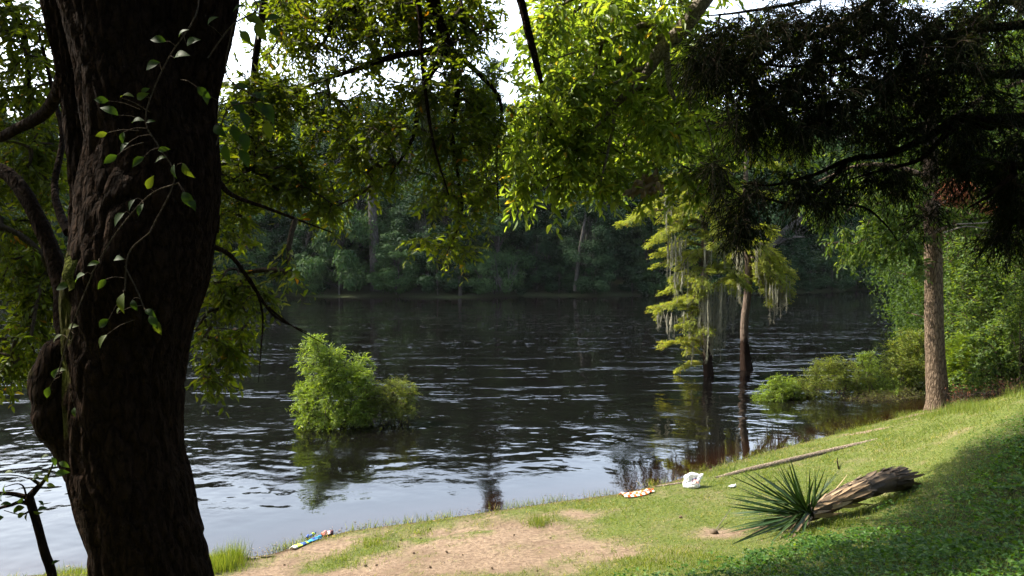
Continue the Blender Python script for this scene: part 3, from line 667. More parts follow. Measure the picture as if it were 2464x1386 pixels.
cypress('bald_cypress', 'slimmer grey cypress in the river with mossy boughs reaching away from the bank', on_z(1797, 890, 0),
        [(1798, 910), (1797, 890), (1793, 830), (1794, 770), (1803, 700), (1804, 620), (1800, 540), (1800, 440), (1804, 300)], [.25, .22, .145, .13, .125, .12, .11, .085, .04],
        [(640, 1905, 680, .2, .6), (650, 1895, 720, -.4, .5), (630, 1900, 700, -.8, .6), (620, 1880, 680, -1.0, .6), (600, 1905, 660, .5, .6), (590, 1860, 610, -.9, .6), (640, 1850, 720, -.5, .5), (620, 1880, 650, .6, .55), (610, 1860, 640, -.7, .5), (600, 1740, 640, .5, .55), (640, 1760, 690, .9, .5), (660, 1850, 700, .8, .4), (540, 1740, 560, .6, .55), (540, 1860, 560, .3, .55), (480, 1860, 470, .3, .5), (470, 1740, 480, -.3, .55), (400, 1870, 400, 0, .5), (400, 1740, 410, .2, .5), (340, 1850, 340, 0, .45), (330, 1760, 330, 0, .4)],
        [(1876, 690, 18, 70, 20), (1890, 680, 12, 50, 12), (1858, 680, 14, 90, 14), (1786, 630, 8, 110, 12), (1826, 590, 12, 110, 12), (1775, 600, 14, 110, 14), (1840, 640, 10, 70, 8)],
        float(on_z(1797, 890, 0)[1]), 22, None)

# ------------------------------------------------------------------ bushes standing in the flooded margin
def bush(name, label, base_px, blobs, mat, nt_, k, q, tl, L_, Wd_, nst=7, group=None, seed=0, z=0, bark=None, spreadx=60, cat='bush', droop=.15, tpl=DIAM, r0=.004):
    Y0 = blobs[0][4]; r = np.random.default_rng(seed + 5)
    b0 = at(base_px[0], base_px[1], Y0); gz = float(ground_z(np.array([b0[0]]), np.array([b0[1]]))[0]); b0 = np.array([b0[0], b0[1], max(gz, -.5) - .03])
    T = blob_targets(blobs, nt_, r); T[:, 2] = np.maximum(T[:, 2], max(gz, 0) + .04)
    top = T[r.integers(0, len(T), nst)]; lim = []
    for tgt in top:
        bb = b0 + np.array([r.normal(0, spreadx * Y0 / F * .35), r.normal(0, .15), 0]); gz2 = float(ground_z(bb[:1], bb[1:2])[0]); bb[2] = max(gz2, -.5) - .03
        e = bb + (tgt - bb) * .7; m_ = .5 * (bb + e) + np.array([0, 0, .12])
        lim.append(([bb, m_, e], [.022, .016, .008]))
    return plant(name, label, cat, (b0[0], b0[1], max(gz, 0)), lim, None, 0, k, q, tl, L_, Wd_, mat, bark or M_TWIG, group, tpl, droop, .1, r0, targets=T, trunk_first=False, limb_name='stem', seed=seed, k_limb=6)
Yw = float(on_z(820, 1020, 0)[1])
bush('willow_bush', 'bright green willow bush standing in the river', (820, 1015),
     [(800, 950, 88, 75, Yw, .9), (775, 880, 55, 60, Yw, .6), (835, 900, 70, 50, Yw, .7), (755, 825, 22, 28, Yw, .3), (790, 850, 40, 30, Yw, .4), (740, 960, 32, 45, Yw, .5), (870, 900, 35, 18, Yw, .3), (724, 836, 10, 6, Yw, .15), (880, 960, 40, 50, Yw, .6), (800, 1005, 90, 18, Yw - .2, .8), (740, 990, 26, 30, Yw, .5), (860, 985, 44, 34, Yw - .2, .6)], M_WILLOW, 420, 6, 9, .20, .080, .022, 18, seed=31, tpl=DIAM)
bush('submerged_bush', 'smaller dull brownish bush beside the bright willow in the river', (950, 1008),
     [(945, 965, 52, 45, Yw + .2, .6), (960, 930, 35, 28, Yw + .2, .4), (985, 950, 16, 30, Yw + .2, .3), (915, 985, 44, 28, Yw + .1, .5), (900, 950, 34, 40, Yw + .1, .5), (955, 990, 50, 18, Yw, .5)], M_MARGIN, 260, 6, 7, .17, .05, .015, 14, seed=32)
bush('margin_bush', 'light green bush tip farthest from the bank, standing in the shallow margin', (1870, 975),
     [(1860, 945, 42, 26, 21.5, .5), (1845, 960, 34, 16, 21.4, .4), (1880, 930, 34, 30, 21.6, .4), (1905, 945, 30, 30, 21.7, .4), (1865, 918, 14, 16, 21.6, .2)], M_WILLOW, 190, 6, 7, .18, .07, .02, 9, 'bushes in the flooded margin', 33)
bush('margin_bush', 'yellowish bush with dark bare lower stems in the flooded margin', (1985, 975),
     [(1960, 910, 60, 40, 22.0, .6), (2010, 895, 55, 40, 22.3, .6), (1940, 935, 50, 25, 21.8, .5), (2050, 915, 50, 50, 22.5, .6), (1990, 880, 40, 24, 22.2, .4)], M_MARGIN, 260, 6, 7, .2, .065, .018, 22, 'bushes in the flooded margin', 34)
bush('margin_bush', 'taller bush with a fresh bright green shoot above the flooded margin', (2085, 970),
     [(2085, 880, 26, 40, 22.4, .4), (2100, 920, 50, 45, 22.6, .6), (2130, 940, 50, 35, 22.4, .6)], M_WILLOW, 170, 6, 7, .2, .07, .02, 12, 'bushes in the flooded margin', 35)
bush('margin_bush', 'tall yellow tinged bush just left of the brown tree trunk', (2185, 965),
     [(2185, 850, 52, 60, 22.8, .8), (2160, 890, 45, 60, 22.6, .7), (2215, 890, 50, 70, 23.0, .8), (2205, 815, 30, 30, 22.9, .4)], M_MARGIN, 260, 6, 7, .22, .075, .03, 14, 'bushes in the flooded margin', 36)
bush('margin_bush', 'dark low bush with drowned brown twigs below the tall yellow tinged bush', (2150, 985),
     [(2120, 960, 70, 22, 21.5, .5), (2060, 968, 40, 12, 21.3, .4), (2190, 960, 40, 30, 21.7, .5)], M_DULLBUSH, 130, 7, 3, .22, .05, .015, 26, 'bushes in the flooded margin', 37)

# ------------------------------------------------------------------ brown trunk on the bank with drooping green crown
Yb = float(hit(2256, 984)[1]); bb = hit(2256, 984)
plant('bank_tree', 'straight brown barked tree standing at the water edge on the grass', 'tree', bb,
      [(pxpath([(2258, 1000), (2257, 960), (2251, 880), (2247, 760), (2246, 640), (2243, 500), (2240, 400), (2236, 250), (2230, 60)], Yb), [.36, .265, .225, .208, .2, .19, .17, .13, .08]),
       (pxpath([(2244, 520), (2160, 470), (2080, 480), (2010, 530)], Yb - .4), [.06, .05, .035, .015]),
       (pxpath([(2242, 430), (2150, 400), (2060, 400), (1960, 440)], Yb - 1), [.07, .05, .035, .015]),
       (pxpath([(2246, 560), (2330, 530), (2420, 520), (2520, 530)], Yb - .6), [.05, .04, .03, .012]),
       (pxpath([(2240, 330), (2340, 250), (2450, 200), (2560, 180)], Yb + .4), [.08, .06, .04, .015]),
       (pxpath([(2238, 280), (2120, 200), (2020, 180), (1900, 200)], Yb + .2), [.08, .06, .04, .015])],
      [(2090, 600, 80, 42, Yb - .3), (2030, 590, 40, 40, Yb - .4), (2130, 560, 90, 60, Yb - .4), (1985, 520, 50, 70, Yb - .9), (2060, 480, 90, 70, Yb - .8), (2170, 480, 70, 90, Yb - .5), (2200, 600, 35, 40, Yb - .5), (2205, 650, 26, 28, Yb - .4), (2320, 520, 80, 40, Yb - .5),
       (1930, 440, 60, 50, Yb - 1), (2100, 360, 130, 90, Yb), (2330, 330, 140, 110, Yb), (1950, 250, 120, 90, Yb + .4), (2180, 180, 160, 110, Yb + .4), (2420, 420, 70, 60, Yb), (2000, 100, 140, 90, Yb + .6), (2350, 100, 160, 110, Yb + .5)],
      430, 6, 8, .30, .115, .050, M_SHRUB, M_RIGHTBARK, tpl=LEAF, droop=.45, seed=41, k_limb=16, r0=.005, rough=.05)
t = thing('dead_branch', at(2300, 470, Yb - 1.2), 'dead branch with rusty needles caught beside the brown tree trunk', 'branch')
lim = [[(2250, 500), (2300, 470), (2345, 455)], [(2345, 440), (2380, 485), (2464, 505)], [(2300, 540), (2380, 535), (2470, 520)], [(2270, 560), (2330, 545), (2400, 560)]]
for i, pth in enumerate(lim):
    mb, _ = limb_mesh(np.array(pxpath(pth, Yb - 1.2)), np.array([.022, .018, .008]), 5, 14, .05, i); mb.build('branch', M_PALEBARK, t, smooth=True)
r = np.random.default_rng(8); n = 1300
Pn = np.concatenate([at(2300, 462, Yb - 1.2) + in_ball(n, r) * np.array([.45, .3, .32]), at(2390, 500, Yb - 1.2) + in_ball(260, r) * np.array([.5, .2, .12])])
V, Fc, k = leaves(Pn, r.normal(size=Pn.shape) + [0, 0, -.8], r.normal(size=Pn.shape), .12, .012, DIAM); tag(MB().add(V, Fc, np.repeat(r.random(len(Pn)), k)).build('needles', M_RED, t), kind='stuff')

# shrubs and saplings at the end of the lawn
def rb(px, py, Y): return (px, py)
bush('leafy_shrub', 'pale leaved shrub in sun right of the brown trunk at the lawn end', (2390, 960),
     [(2370, 860, 75, 60, 19.0, .8), (2420, 800, 60, 60, 19.2, .8), (2350, 920, 60, 35, 18.8, .6), (2445, 880, 50, 70, 19.0, .7)], M_SHRUB, 230, 6, 6, .24, .095, .055, 12, 'shrubs at the lawn end', 51, droop=.3)
bush('leafy_shrub', 'tall leafy shrub behind the pale leaved one', (2360, 960),
     [(2340, 720, 70, 90, 21.0, 1.0), (2410, 700, 80, 90, 21.2, 1.0), (2330, 620, 50, 60, 21.0, .8), (2300, 800, 30, 60, 20.6, .6), (2450, 620, 60, 80, 21.5, 1.0)], M_SHRUB, 300, 6, 6, .28, .10, .05, 14, 'shrubs at the lawn end', 52)
bush('leafy_shrub', 'darker shrub over the lawn crest at the edge of the wood', (2470, 930),
     [(2480, 720, 50, 90, 18.2, .8), (2500, 850, 50, 80, 18.0, .8), (2470, 600, 60, 80, 18.6, .8)], M_SHRUB, 220, 6, 6, .26, .09, .045, 10, 'shrubs at the lawn end', 53)
bush('pine_sapling', 'feathery bright green sapling between the brown trunk and the pale leaved shrub', (2312, 960),
     [(2312, 860, 26, 55, 19.6, .5), (2300, 890, 18, 30, 19.5, .4)], M_WILLOW, 90, 7, 22, .24, .11, .009, 5, None, 54, cat='sapling', droop=-.2)
bush('undergrowth_bush', 'dry brown brushwood at the foot of the shrubs beside the brown trunk', (2350, 985),
     [(2340, 955, 60, 22, 18.2, .5), (2430, 935, 50, 20, 17.6, .5)], M_RED, 120, 6, 1, .25, .06, .02, 20, None, 56)
# bigger trees closing the right bank and the wood behind the viewer
def wood_proto(seed):
    r = np.random.default_rng(seed); H = 11.0; tm = MB(); cm = MB()
    tr = spline([(0, 0, -.5), (.2, .1, 4), (.1, .3, 9)], 12); tm.add(*tubes(tr[None], np.linspace(.24, .06, 12)[None], 8))
    n = 60; z = r.uniform(.06, 1, n) * H; wid = 3.0 * np.sqrt(np.clip(1 - ((z / H - .5) / .55) ** 2, .05, 1)); an = r.uniform(0, 6.28, n); rad = wid * r.uniform(.2, 1, n) ** .6
    C = np.column_stack([rad * np.cos(an), rad * np.sin(an), z]); cr = r.uniform(.6, 1.2, n)
    j = np.clip((z / 9 * 11 * .75).astype(int), 1, 10); u = np.linspace(0, 1, 5)[None, :, None]; lp = tr[j][:, None] * (1 - u) + C[:, None] * u + np.sin(u * 3.14) * np.array([0, 0, .25]); tm.add(*tubes(lp, np.tile(np.linspace(.05, .012, 5), (n, 1)), 4))
    for c_, rr in zip(C, cr):
        per = 330; v = in_ball(per, r, .36); P = c_ + v * rr; N = unit(v * .5 + np.array([0, 0, .9]) + r.normal(size=v.shape) * .5); s = r.uniform(.10, .17, per)
        V, Fc, k = leaves(P, unit(r.normal(size=v.shape) + [0, 0, -.4]), N, s, s * .5, DIAM); cm.add(V, Fc, np.repeat(np.clip(r.normal(.45, .2, per), 0, 1), k))
    return tm.mesh('wood_trunk', M_RIGHTBARK, True), cm.mesh('wood_crown', M_WOOD)
wp = [wood_proto(s) for s in (1, 2)]
def wood_tree(i, X, Y, rot, sc, label, group):
    t = thing('broadleaf_tree', gp(X, Y), label, 'tree', group); t.rotation_euler.z = rot; t.scale = (sc,) * 3
    for nm, me in zip(('trunk', 'crown'), wp[i]):
        o = bpy.data.objects.new(nm, me); COL.objects.link(o); o.parent = t
for i, (px, Y, sc) in enumerate([(2330, 25, .95), (2460, 24, 1.0), (2560, 26, 1.1), (2420, 30, 1.25), (2330, 33, 1.15), (2280, 37, 1.15), (2640, 21, .9), (2300, 43, 1.1), (2750, 27, 1.2)]):
    wood_tree(i % 2, at(px, 700, Y)[0], Y, i * 1.3, sc, 'leafy tree of the near bank behind the shrubs and the brown trunk', 'trees of the near bank beyond the lawn')
r = np.random.default_rng(66); n_ = 0
for rad_, cnt_, s0_ in ((7.5, 9, .8), (12, 13, 1.1), (18, 17, 1.5)):
    for q_ in range(cnt_):
        a_ = R(-100 + 200 * (q_ + .5) / cnt_); X = rad_ * math.sin(a_) * 1.15 + r.uniform(-.8, .8); Y = -rad_ * math.cos(a_) + r.uniform(-.8, .8)
        if X < -6 and Y > 1.0: continue
        wood_tree(n_ % 2, X, Y, n_ * 2.1, s0_ * r.uniform(.9, 1.15), 'leafy tree of the wood on the bank behind the viewer', 'trees behind the viewer'); n_ += 1

# ------------------------------------------------------------------ the big dark oak
t_oak = thing('oak_tree', gp(-2.75, 5.55), 'massive dark forked tree trunk with mossy bark close to the viewer', 'tree')
YT = 5.55
def loft(rows, ks, depth_ratio, name, seed, Yoff=0., furrow=.030, n=90, thin=None):
    """rows: (py, left px, right px) outlines of a stem seen at distance YT"""
    rows = np.array(rows, float); Q = spline(rows, n); V = []; an = np.arange(ks) / ks * 2 * math.pi
    moss = []
    for py, l, rr in Q:
        a, b = at(l, py, YT + Yoff), at(rr, py, YT + Yoff); c = .5 * (a + b); hw = .5 * (b[0] - a[0])
        V.append(np.column_stack([c[0] + hw * np.cos(an), c[1] + hw * depth_ratio * (np.interp(py, *thin) if thin else 1) * np.sin(an), np.full(ks, c[2])]))
        moss.append(np.clip(-np.cos(an) * .9, 0, 1) * np.interp(py, [-100, 560, 680, 1020, 1120], [.1, .25, 1, 1, .0]))
    V = np.array(V); C = V.mean(1, keepdims=True); out_ = unit(V - C)
    A = np.tile(an, n); Z = V.reshape(-1, 3)[:, 2]
    q = np.column_stack([A * 3.2 + .25 * wob(V.reshape(-1, 3), 1.5, seed), Z * .9, 0 * Z])
    rid = np.abs(wob(np.column_stack([np.cos(A) * 5.5 + .5 * np.sin(Z * 5 + A * 4), np.sin(A) * 5.5 + .5 * np.sin(Z * 6.3 + 1), Z * 2.0]), 1.6, seed + 3, 3))
    disp = -furrow * (1 - np.clip(rid * 3.0, 0, 1)) + .012 * wob(V.reshape(-1, 3), 1.3, seed + 1) + .008 * wob(V.reshape(-1, 3), 7, seed + 2)
    V2 = V.reshape(-1, 3) + out_.reshape(-1, 3) * disp[:, None]
    i = np.arange(n - 1)[:, None]; j = np.arange(ks)[None]; j2 = (j + 1) % ks
    Fq = np.stack([i * ks + j, (i + 1) * ks + j, (i + 1) * ks + j2, i * ks + j2], -1).reshape(-1, 4)
    return V2, Fq, np.array(moss).ravel()
mb = MB()
V, Fq, ms = loft([(1750, 215, 610), (1560, 235, 560), (1386, 228, 505), (1300, 217, 486), (1250, 201, 472), (1200, 190, 461), (1150, 180, 450), (1090, 172, 435), (1030, 168, 431), (960, 166, 434), (886, 166, 443), (786, 166, 462), (690, 168, 492), (600, 178, 506), (520, 184, 520), (440, 190, 526), (360, 205, 524), (290, 212, 520), (230, 215, 515), (120, 225, 500)], 150, .95, 'trunk', 1, n=170, thin=([120, 250, 330, 620], [.05, .2, .6, 1.0]))
mb.add(V, Fq, ms)
V, Fq, ms = loft([(700, 172, 330), (560, 172, 300), (470, 170, 280), (352, 163, 260), (250, 150, 245), (151, 134, 235), (60, 112, 225), (0, 101, 220), (-160, 70, 200), (-500, 10, 150), (-1000, -80, 60)], 90, .9, 'stem', 2, .12, n=110); mb.add(V, Fq, ms)
V, Fq, ms = loft([(520, 215, 470), (350, 215, 480), (250, 200, 480), (150, 185, 450), (60, 165, 428), (0, 150, 416), (-160, 120, 355), (-500, 90, 300), (-1000, 60, 230)], 110, .8, 'stem', 3, .02, n=110); mb.add(V, Fq, ms)
V, Fq, ms = loft([(560, 330, 522), (420, 350, 526), (330, 360, 524), (250, 378, 524), (170, 400, 540), (100, 415, 560), (30, 412, 572), (0, 416, 576), (-160, 450, 590), (-500, 500, 630), (-1000, 560, 660)], 90, .9, 'stem', 4, .05, n=110); mb.add(V, Fq, ms)
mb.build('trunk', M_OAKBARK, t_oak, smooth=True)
# burl: a swollen old limb stub low on the left
bp = np.array(pxpath([(225, 1170), (175, 1090), (140, 1010), (128, 940), (128, 885), (148, 845), (175, 830)], YT - .05)); rad = np.array([.13, .115, .15, .148, .128, .105, .05])
m_, _ = limb_mesh(bp, rad, 26, 60, .16, 5); m_.T = [np.clip(.3 + .4 * wob(m_.V[0], 2, 3), 0, 1)]; m_.build('burl', M_OAKBARK, t_oak, smooth=True)
m_, _ = limb_mesh(np.array(pxpath([(150, 1075), (120, 1062), (96, 1058)], YT - .05)), np.array([.03, .022, .012]), 7, 10, .15, 6); m_.build('limb_stub', M_OAKBARK, t_oak, smooth=True)
m_, _ = limb_mesh(np.array(pxpath([(205, 690), (185, 640), (172, 615)], YT - .3)), np.array([.10, .08, .04]), 16, 16, .25, 7); m_.T = [np.full(len(m_.V[0]), 1.0)]; m_.build('moss_patch', barkmat('trunk_moss', (.03, .035, .008), (.09, .10, .02), 14, .8, 1.0), t_oak, smooth=True)
oak_limbs = [
    ([(175, 850, 5.9), (152, 770, 6.1), (150, 690, 6.2), (118, 590, 6.3), (66, 478, 6.4), (8, 412, 6.5), (-90, 395, 6.7), (-300, 340, 7.2)], [.075, .07, .068, .066, .062, .058, .05, .03]),
    ([(152, 180, 5.8), (138, 225, 6.0), (105, 275, 6.2), (45, 308, 6.4), (-10, 335, 6.6), (-120, 370, 6.9)], [.05, .048, .045, .042, .038, .02]),
    ([(165, 560, 5.8), (140, 500, 6.1), (132, 440, 6.3), (150, 330, 6.6), (128, 220, 7.0), (90, 60, 7.4)], [.035, .03, .026, .022, .018, .01]),
    ([(-140, -260, 6.6), (-20, -60, 7.2), (60, 100, 7.4), (70, 300, 7.5)], [.05, .04, .028, .010]),
    ([(560, -420, 5.7), (680, -520, 6.6), (860, -380, 7.4), (985, -180, 7.8), (1042, 0, 8.0), (1058, 60, 8.0), (1082, 122, 8.0)], [.15, .13, .11, .09, .070, .062, .055]),
    ([(1082, 120, 8.0), (1000, 127, 8.0), (930, 140, 8.0), (855, 168, 8.1), (770, 195, 8.2), (690, 235, 8.2)], [.042, .036, .030, .024, .018, .008]),
    ([(1082, 122, 8.0), (1035, 180, 7.9), (1008, 260, 7.9), (990, 340, 7.8), (940, 420, 7.8)], [.040, .034, .026, .018, .008]),
    ([(1084, 122, 8.0), (1100, 220, 8.1), (1088, 320, 8.1), (1102, 420, 8.1), (1110, 520, 8.2), (1075, 610, 8.2)], [.036, .030, .024, .018, .014, .006]),
    ([(1084, 122, 8.0), (1150, 175, 8.2), (1205, 250, 8.3), (1195, 380, 8.4), (1200, 520, 8.4)], [.034, .026, .018, .012, .006]),
    ([(985, -180, 7.8), (900, -60, 8.2), (850, 20, 8.3), (810, 45, 8.4), (785, 92, 8.4)], [.06, .05, .042, .036, .016]),
    ([(985, -180, 7.8), (1010, 40, 7.8), (1015, 140, 7.7), (1040, 330, 7.6), (1080, 470, 7.6)], [.03, .024, .020, .014, .006]),
    ([(1010, -330, 7.9), (1160, -200, 8.3), (1245, -20, 8.5), (1272, 80, 8.5), (1290, 150, 8.5), (1303, 200, 8.5)], [.06, .055, .046, .042, .036, .022]),
    ([(520, 430, 5.6), (560, 470, 6.1), (640, 500, 6.5), (720, 530, 6.8), (800, 560, 7)], [.022, .018, .014, .01, .005]),
    ([(508, 590, 5.6), (560, 620, 6.0), (610, 690, 6.3), (660, 760, 6.4), (740, 800, 6.5)], [.020, .017, .014, .009, .003]),
    ([(560, 620, 6.0), (612, 690, 6.2), (632, 760, 6.3), (628, 840, 6.3), (622, 920, 6.3)], [.012, .010, .008, .006, .003]),
    ([(640, 735, 6.4), (690, 775, 6.4), (730, 800, 6.4), (800, 838, 6.5)], [.010, .007, .005, .002]),
    ([(650, -480, 6.5), (640, -250, 7.2), (640, -40, 7.6), (610, 180, 7.6), (600, 380, 7.5), (560, 560, 7.4)], [.06, .05, .038, .028, .018, .006]),
    ([(60, -700, 5.6), (-400, -1100, 6.6), (-900, -1300, 7.4), (-1500, -1200, 8.2)], [.2, .16, .12, .05]),
    ([(-80, -900, 5.6), (-700, -800, 6.8), (-1200, -500, 7.6)], [.16, .12, .04]),
    ([(630, -900, 5.6), (700, -1700, 6.0), (900, -2100, 6.4), (1200, -2300, 6.8)], [.17, .14, .10, .05]),
    ([(60, -1000, 5.6), (-60, -2000, 5.8), (-200, -2700, 6.0)], [.2, .14, .05])]
oak_nodes = []
for i, (pth, rad) in enumerate(oak_limbs):
    m_, Q = limb_mesh(np.array(pxpath(pth, 6)), np.array(rad), 9, 30, .10, 50 + i); m_.T = [np.zeros(len(m_.V[0]))]
    o = m_.build('limb', M_OAKBARK, t_oak, smooth=True)
    if i == 11: o['label'] = 'bare black limb end without leaves'
    if i not in (11, 13, 14, 15): oak_nodes.append(Q[6:, :3])
oak_nodes = np.concatenate(oak_nodes)
def oak_foliage(blobs, nt_, k, q, tl, n_leaf, seed, tint=None, world=None, L_=.074, spread=.9):
    r = np.random.default_rng(seed); T = blob_targets(blobs, nt_, r) if world is None else world
    paths, cnt = grow(oak_nodes, T, .10, r); Sx, Tt, l = twiglets(paths, k, tl, .35, r)
    tag(twig_mesh(paths, cnt, .0046, Sx, Tt, l, .0026).build('twigs', M_TWIG, t_oak, smooth=True), kind='stuff')
    P, D, U = leaf_frames(Sx, Tt, l, q, .25, spread, r, .8); N = len(P); LL = L_ * r.uniform(.6, 1.3, N); WW = LL * r.uniform(.32, .46, N)
    tn = np.clip(r.normal(.48, .22, N), 0, 1); keep = np.ones(N, bool)
    if n_leaf:
        vis = np.where(in_view(P, -20))[0]; pick = vis[np.argsort(-(LL[vis] / P[vis, 1]) * r.uniform(.7, 1.3, len(vis)))[:n_leaf]]
        keep[pick] = False; single_leaves(t_oak, P[pick], D[pick], U[pick], LL[pick], WW[pick], LEAF, M_OAKLEAF, r)
    V, Fc, c = leaves(P[keep], D[keep], U[keep], LL[keep], WW[keep], LEAF)
    tag(MB().add(V, Fc, np.repeat(tn[keep], c)).build('foliage', M_OAKLEAF, t_oak), kind='stuff')
oak_foliage([(790, 10, 120, 60, 8.5, .5), (900, -20, 140, 60, 8.5, .6), (1020, -10, 140, 60, 8.5, .6), (1140, 0, 70, 60, 8.5, .4), (860, 10, 330, 50, 8.8, .5), (950, 90, 260, 60, 8.6, .5), (700, 20, 80, 50, 8.5, .4), (690, 110, 90, 80, 8.3, .5), (830, 80, 140, 100, 8.3, .6), (980, 50, 150, 90, 8.2, .6), (1120, 60, 90, 80, 8.3, .5), (880, 230, 190, 85, 8.2, .7), (1080, 200, 120, 110, 8.1, .6), (700, 250, 70, 60, 8.2, .4),
             (820, 330, 70, 80, 8.1, .5), (940, 340, 130, 100, 8.0, .6), (1090, 340, 110, 120, 8.1, .6), (1180, 290, 50, 110, 8.3, .4), (1060, 480, 55, 80, 8.1, .4), (1120, 470, 60, 70, 8.2, .4), (1075, 580, 50, 42, 8.2, .3), (870, 430, 75, 34, 8.0, .3), (1170, 440, 40, 80, 8.4, .3), (1185, 545, 22, 26, 8.4, .2), (795, 460, 28, 60, 8.1, .2), (1130, 600, 28, 16, 8.2, .2), (1010, 570, 22, 20, 8.2, .2)], 600, 4, 8, .26, 160, 61)
oak_foliage([(600, 320, 90, 90, 7.5, .5), (590, 420, 90, 90, 7.4, .5), (680, 400, 75, 80, 7.5, .4), (560, 540, 50, 70, 7.3, .4), (730, 440, 50, 40, 7.5, .3), (660, 225, 60, 50, 7.7, .4), (600, 215, 50, 60, 7.6, .3), (690, 30, 50, 40, 7.6, .4),
             (545, 690, 55, 60, 6.6, .3), (610, 700, 50, 45, 6.6, .3), (700, 645, 26, 18, 6.6, .15), (500, 790, 40, 50, 6.5, .3), (530, 870, 45, 36, 6.5, .25), (560, 800, 50, 50, 6.6, .3), (785, 490, 30, 34, 7.5, .2), (520, 905, 30, 20, 6.5, .2)], 230, 4, 8, .24, 100, 62)
oak_foliage([(50, 80, 90, 110, 7.3, .6), (60, 250, 90, 110, 7.4, .6), (50, 430, 80, 80, 7.2, .6), (50, 560, 80, 80, 6.9, .5), (60, 670, 80, 70, 6.8, .5), (70, 770, 75, 70, 6.7, .5), (40, 860, 70, 60, 6.7, .4), (20, 930, 40, 24, 6.6, .3), (130, 640, 30, 60, 6.9, .3), (130, 380, 40, 90, 7.2, .3)], 280, 4, 8, .26, 40, 63)
# crown above and beside the frame: it shades the trunk and the slope
r = np.random.default_rng(64)
def ell(n, c, rad): return np.array(c) + in_ball(n, r, .4) * np.array(rad)
oak_foliage(None, 0, 6, 8, .5, 0, 65, world=np.concatenate([ell(95, (-6.6, 7.6, 7.5), (1.9, 1.3, 2.6)), ell(110, (-5.5, 6.3, 11), (2.4, 2.0, 1.6)), ell(90, (-1.8, 6.4, 11.2), (2.4, 2.2, 1.3)), ell(60, (-3.2, 3.5, 10.5), (2.5, 2, 1.2)), ell(40, (-8.2, 8.3, 9.8), (1.5, 1.2, 1.6)), ell(150, (-1.0, 2.5, 11.6), (4.2, 3.0, 1.3)), ell(90, (-5.5, 2.0, 10.5), (2.4, 2.6, 2.0)), ell(80, (2.6, 4.6, 11.5), (2.6, 2.4, 1.2))]), L_=.13)
# a wisp of grey moss hanging in the middle of the oak branches
mm = MB()
for s in range(26):
    o = at(1008 + r.normal(0, 8), 195 + r.normal(0, 12), 7.85 + r.normal(0, .06)); Ls = r.uniform(.2, .75); u = np.linspace(0, 1, 6)[:, None]
    p = o + np.array([.10, 0, -Ls]) * u + np.cumsum(r.normal(0, .012, (6, 3)), 0) * [1, 1, .2]; V, Fq = tubes(p[None], np.array([[.002, .004, .005, .004, .003, .001]]), 3); mm.add(V, Fq, r.random())
    n2 = 26; P = p[r.integers(0, 6, n2)] + r.normal(size=(n2, 3)) * [.012, .012, .04]; V, Fc, kk = leaves(P, np.array([0, 0, -1.]) + r.normal(size=(n2, 3)) * .5, r.normal(size=(n2, 3)), .05, .005, DIAM); mm.add(V, Fc, np.repeat(r.random(n2), kk))
tag(mm.build('spanish_moss', M_MOSS, t_oak), kind='stuff')

# ------------------------------------------------------------------ climbing vine with large leaves on the oak trunk
t_v = thing('climbing_vine', gp(-2.5, 5.0), 'climbing vine with large leaves scattered over the dark oak trunk', 'vine')
r = np.random.default_rng(70); YV = 5.02
vl = [(285, 278, 42, 150), (258, 320, 26, 200), (298, 318, 26, 260), (310, 343, 28, 230), (318, 296, 34, 15), (282, 374, 34, 215), (347, 378, 34, 220), (380, 362, 26, 10), (352, 296, 20, 20), (420, 395, 32, 270), (440, 392, 40, 300), (400, 378, 26, 200), (300, 512, 40, 225), (325, 480, 28, 235), (355, 455, 34, 60), (345, 490, 30, 250),
      (440, 462, 44, 305), (455, 480, 32, 310), (262, 243, 32, 175), (290, 235, 36, 10), (330, 238, 32, 20), (340, 222, 20, 30), (515, 303, 40, 320), (255, 672, 28, 240), (275, 625, 30, 10), (240, 632, 26, 190), (298, 705, 46, 270), (318, 722, 28, 300), (205, 660, 38, 205), (190, 670, 40, 200), (170, 685, 36, 195), (262, 768, 34, 215), (282, 755, 22, 60), (258, 805, 34, 240), (360, 760, 36, 310), (375, 770, 36, 290), (350, 745, 30, 330),
      (180, 980, 22, 280), (130, 910, 30, 60), (120, 930, 30, 250), (135, 895, 26, 20), (165, 790, 28, 20), (150, 805, 26, 215),
      (385, 150, 40, 200), (420, 140, 44, 10), (450, 110, 40, 20), (400, 100, 36, 170), (430, 90, 30, 40), (475, 210, 36, 320), (490, 225, 30, 300), (500, 60, 30, 40),
      (590, 40, 44, 340), (615, 55, 46, 300), (640, 48, 36, 10), (648, 70, 34, 330), (605, 20, 40, 30), (580, 75, 38, 310), (590, 15, 30, 200), (555, 245, 44, 320), (580, 270, 48, 300), (610, 250, 46, 330), (635, 250, 50, 300), (640, 290, 44, 280), (600, 230, 42, 350), (560, 300, 44, 290), (585, 320, 46, 285), (545, 345, 48, 270), (575, 360, 44, 300), (620, 235, 30, 20), (560, 215, 40, 10)]
P = []; D = []; U = []; LL = []
for (px, py, s, ang) in vl:
    onright = px > 540; Yy = 5.35 if onright else (4.99 if 200 < px < 480 else 5.2)
    P.append(at(px, py, Yy)); a = R(ang); D.append([math.cos(a), r.normal(-.2, .25), math.sin(a)]); U.append([r.normal(0, .4), -.9, .5 + r.normal(0, .4)]); LL.append(s * 1.08 * Yy / F)
P, D, U, LL = map(np.array, (P, D, U, LL)); single_leaves(t_v, P, D, U, LL, LL * .52, LEAFV, M_VINE, r)
stem_pts = []
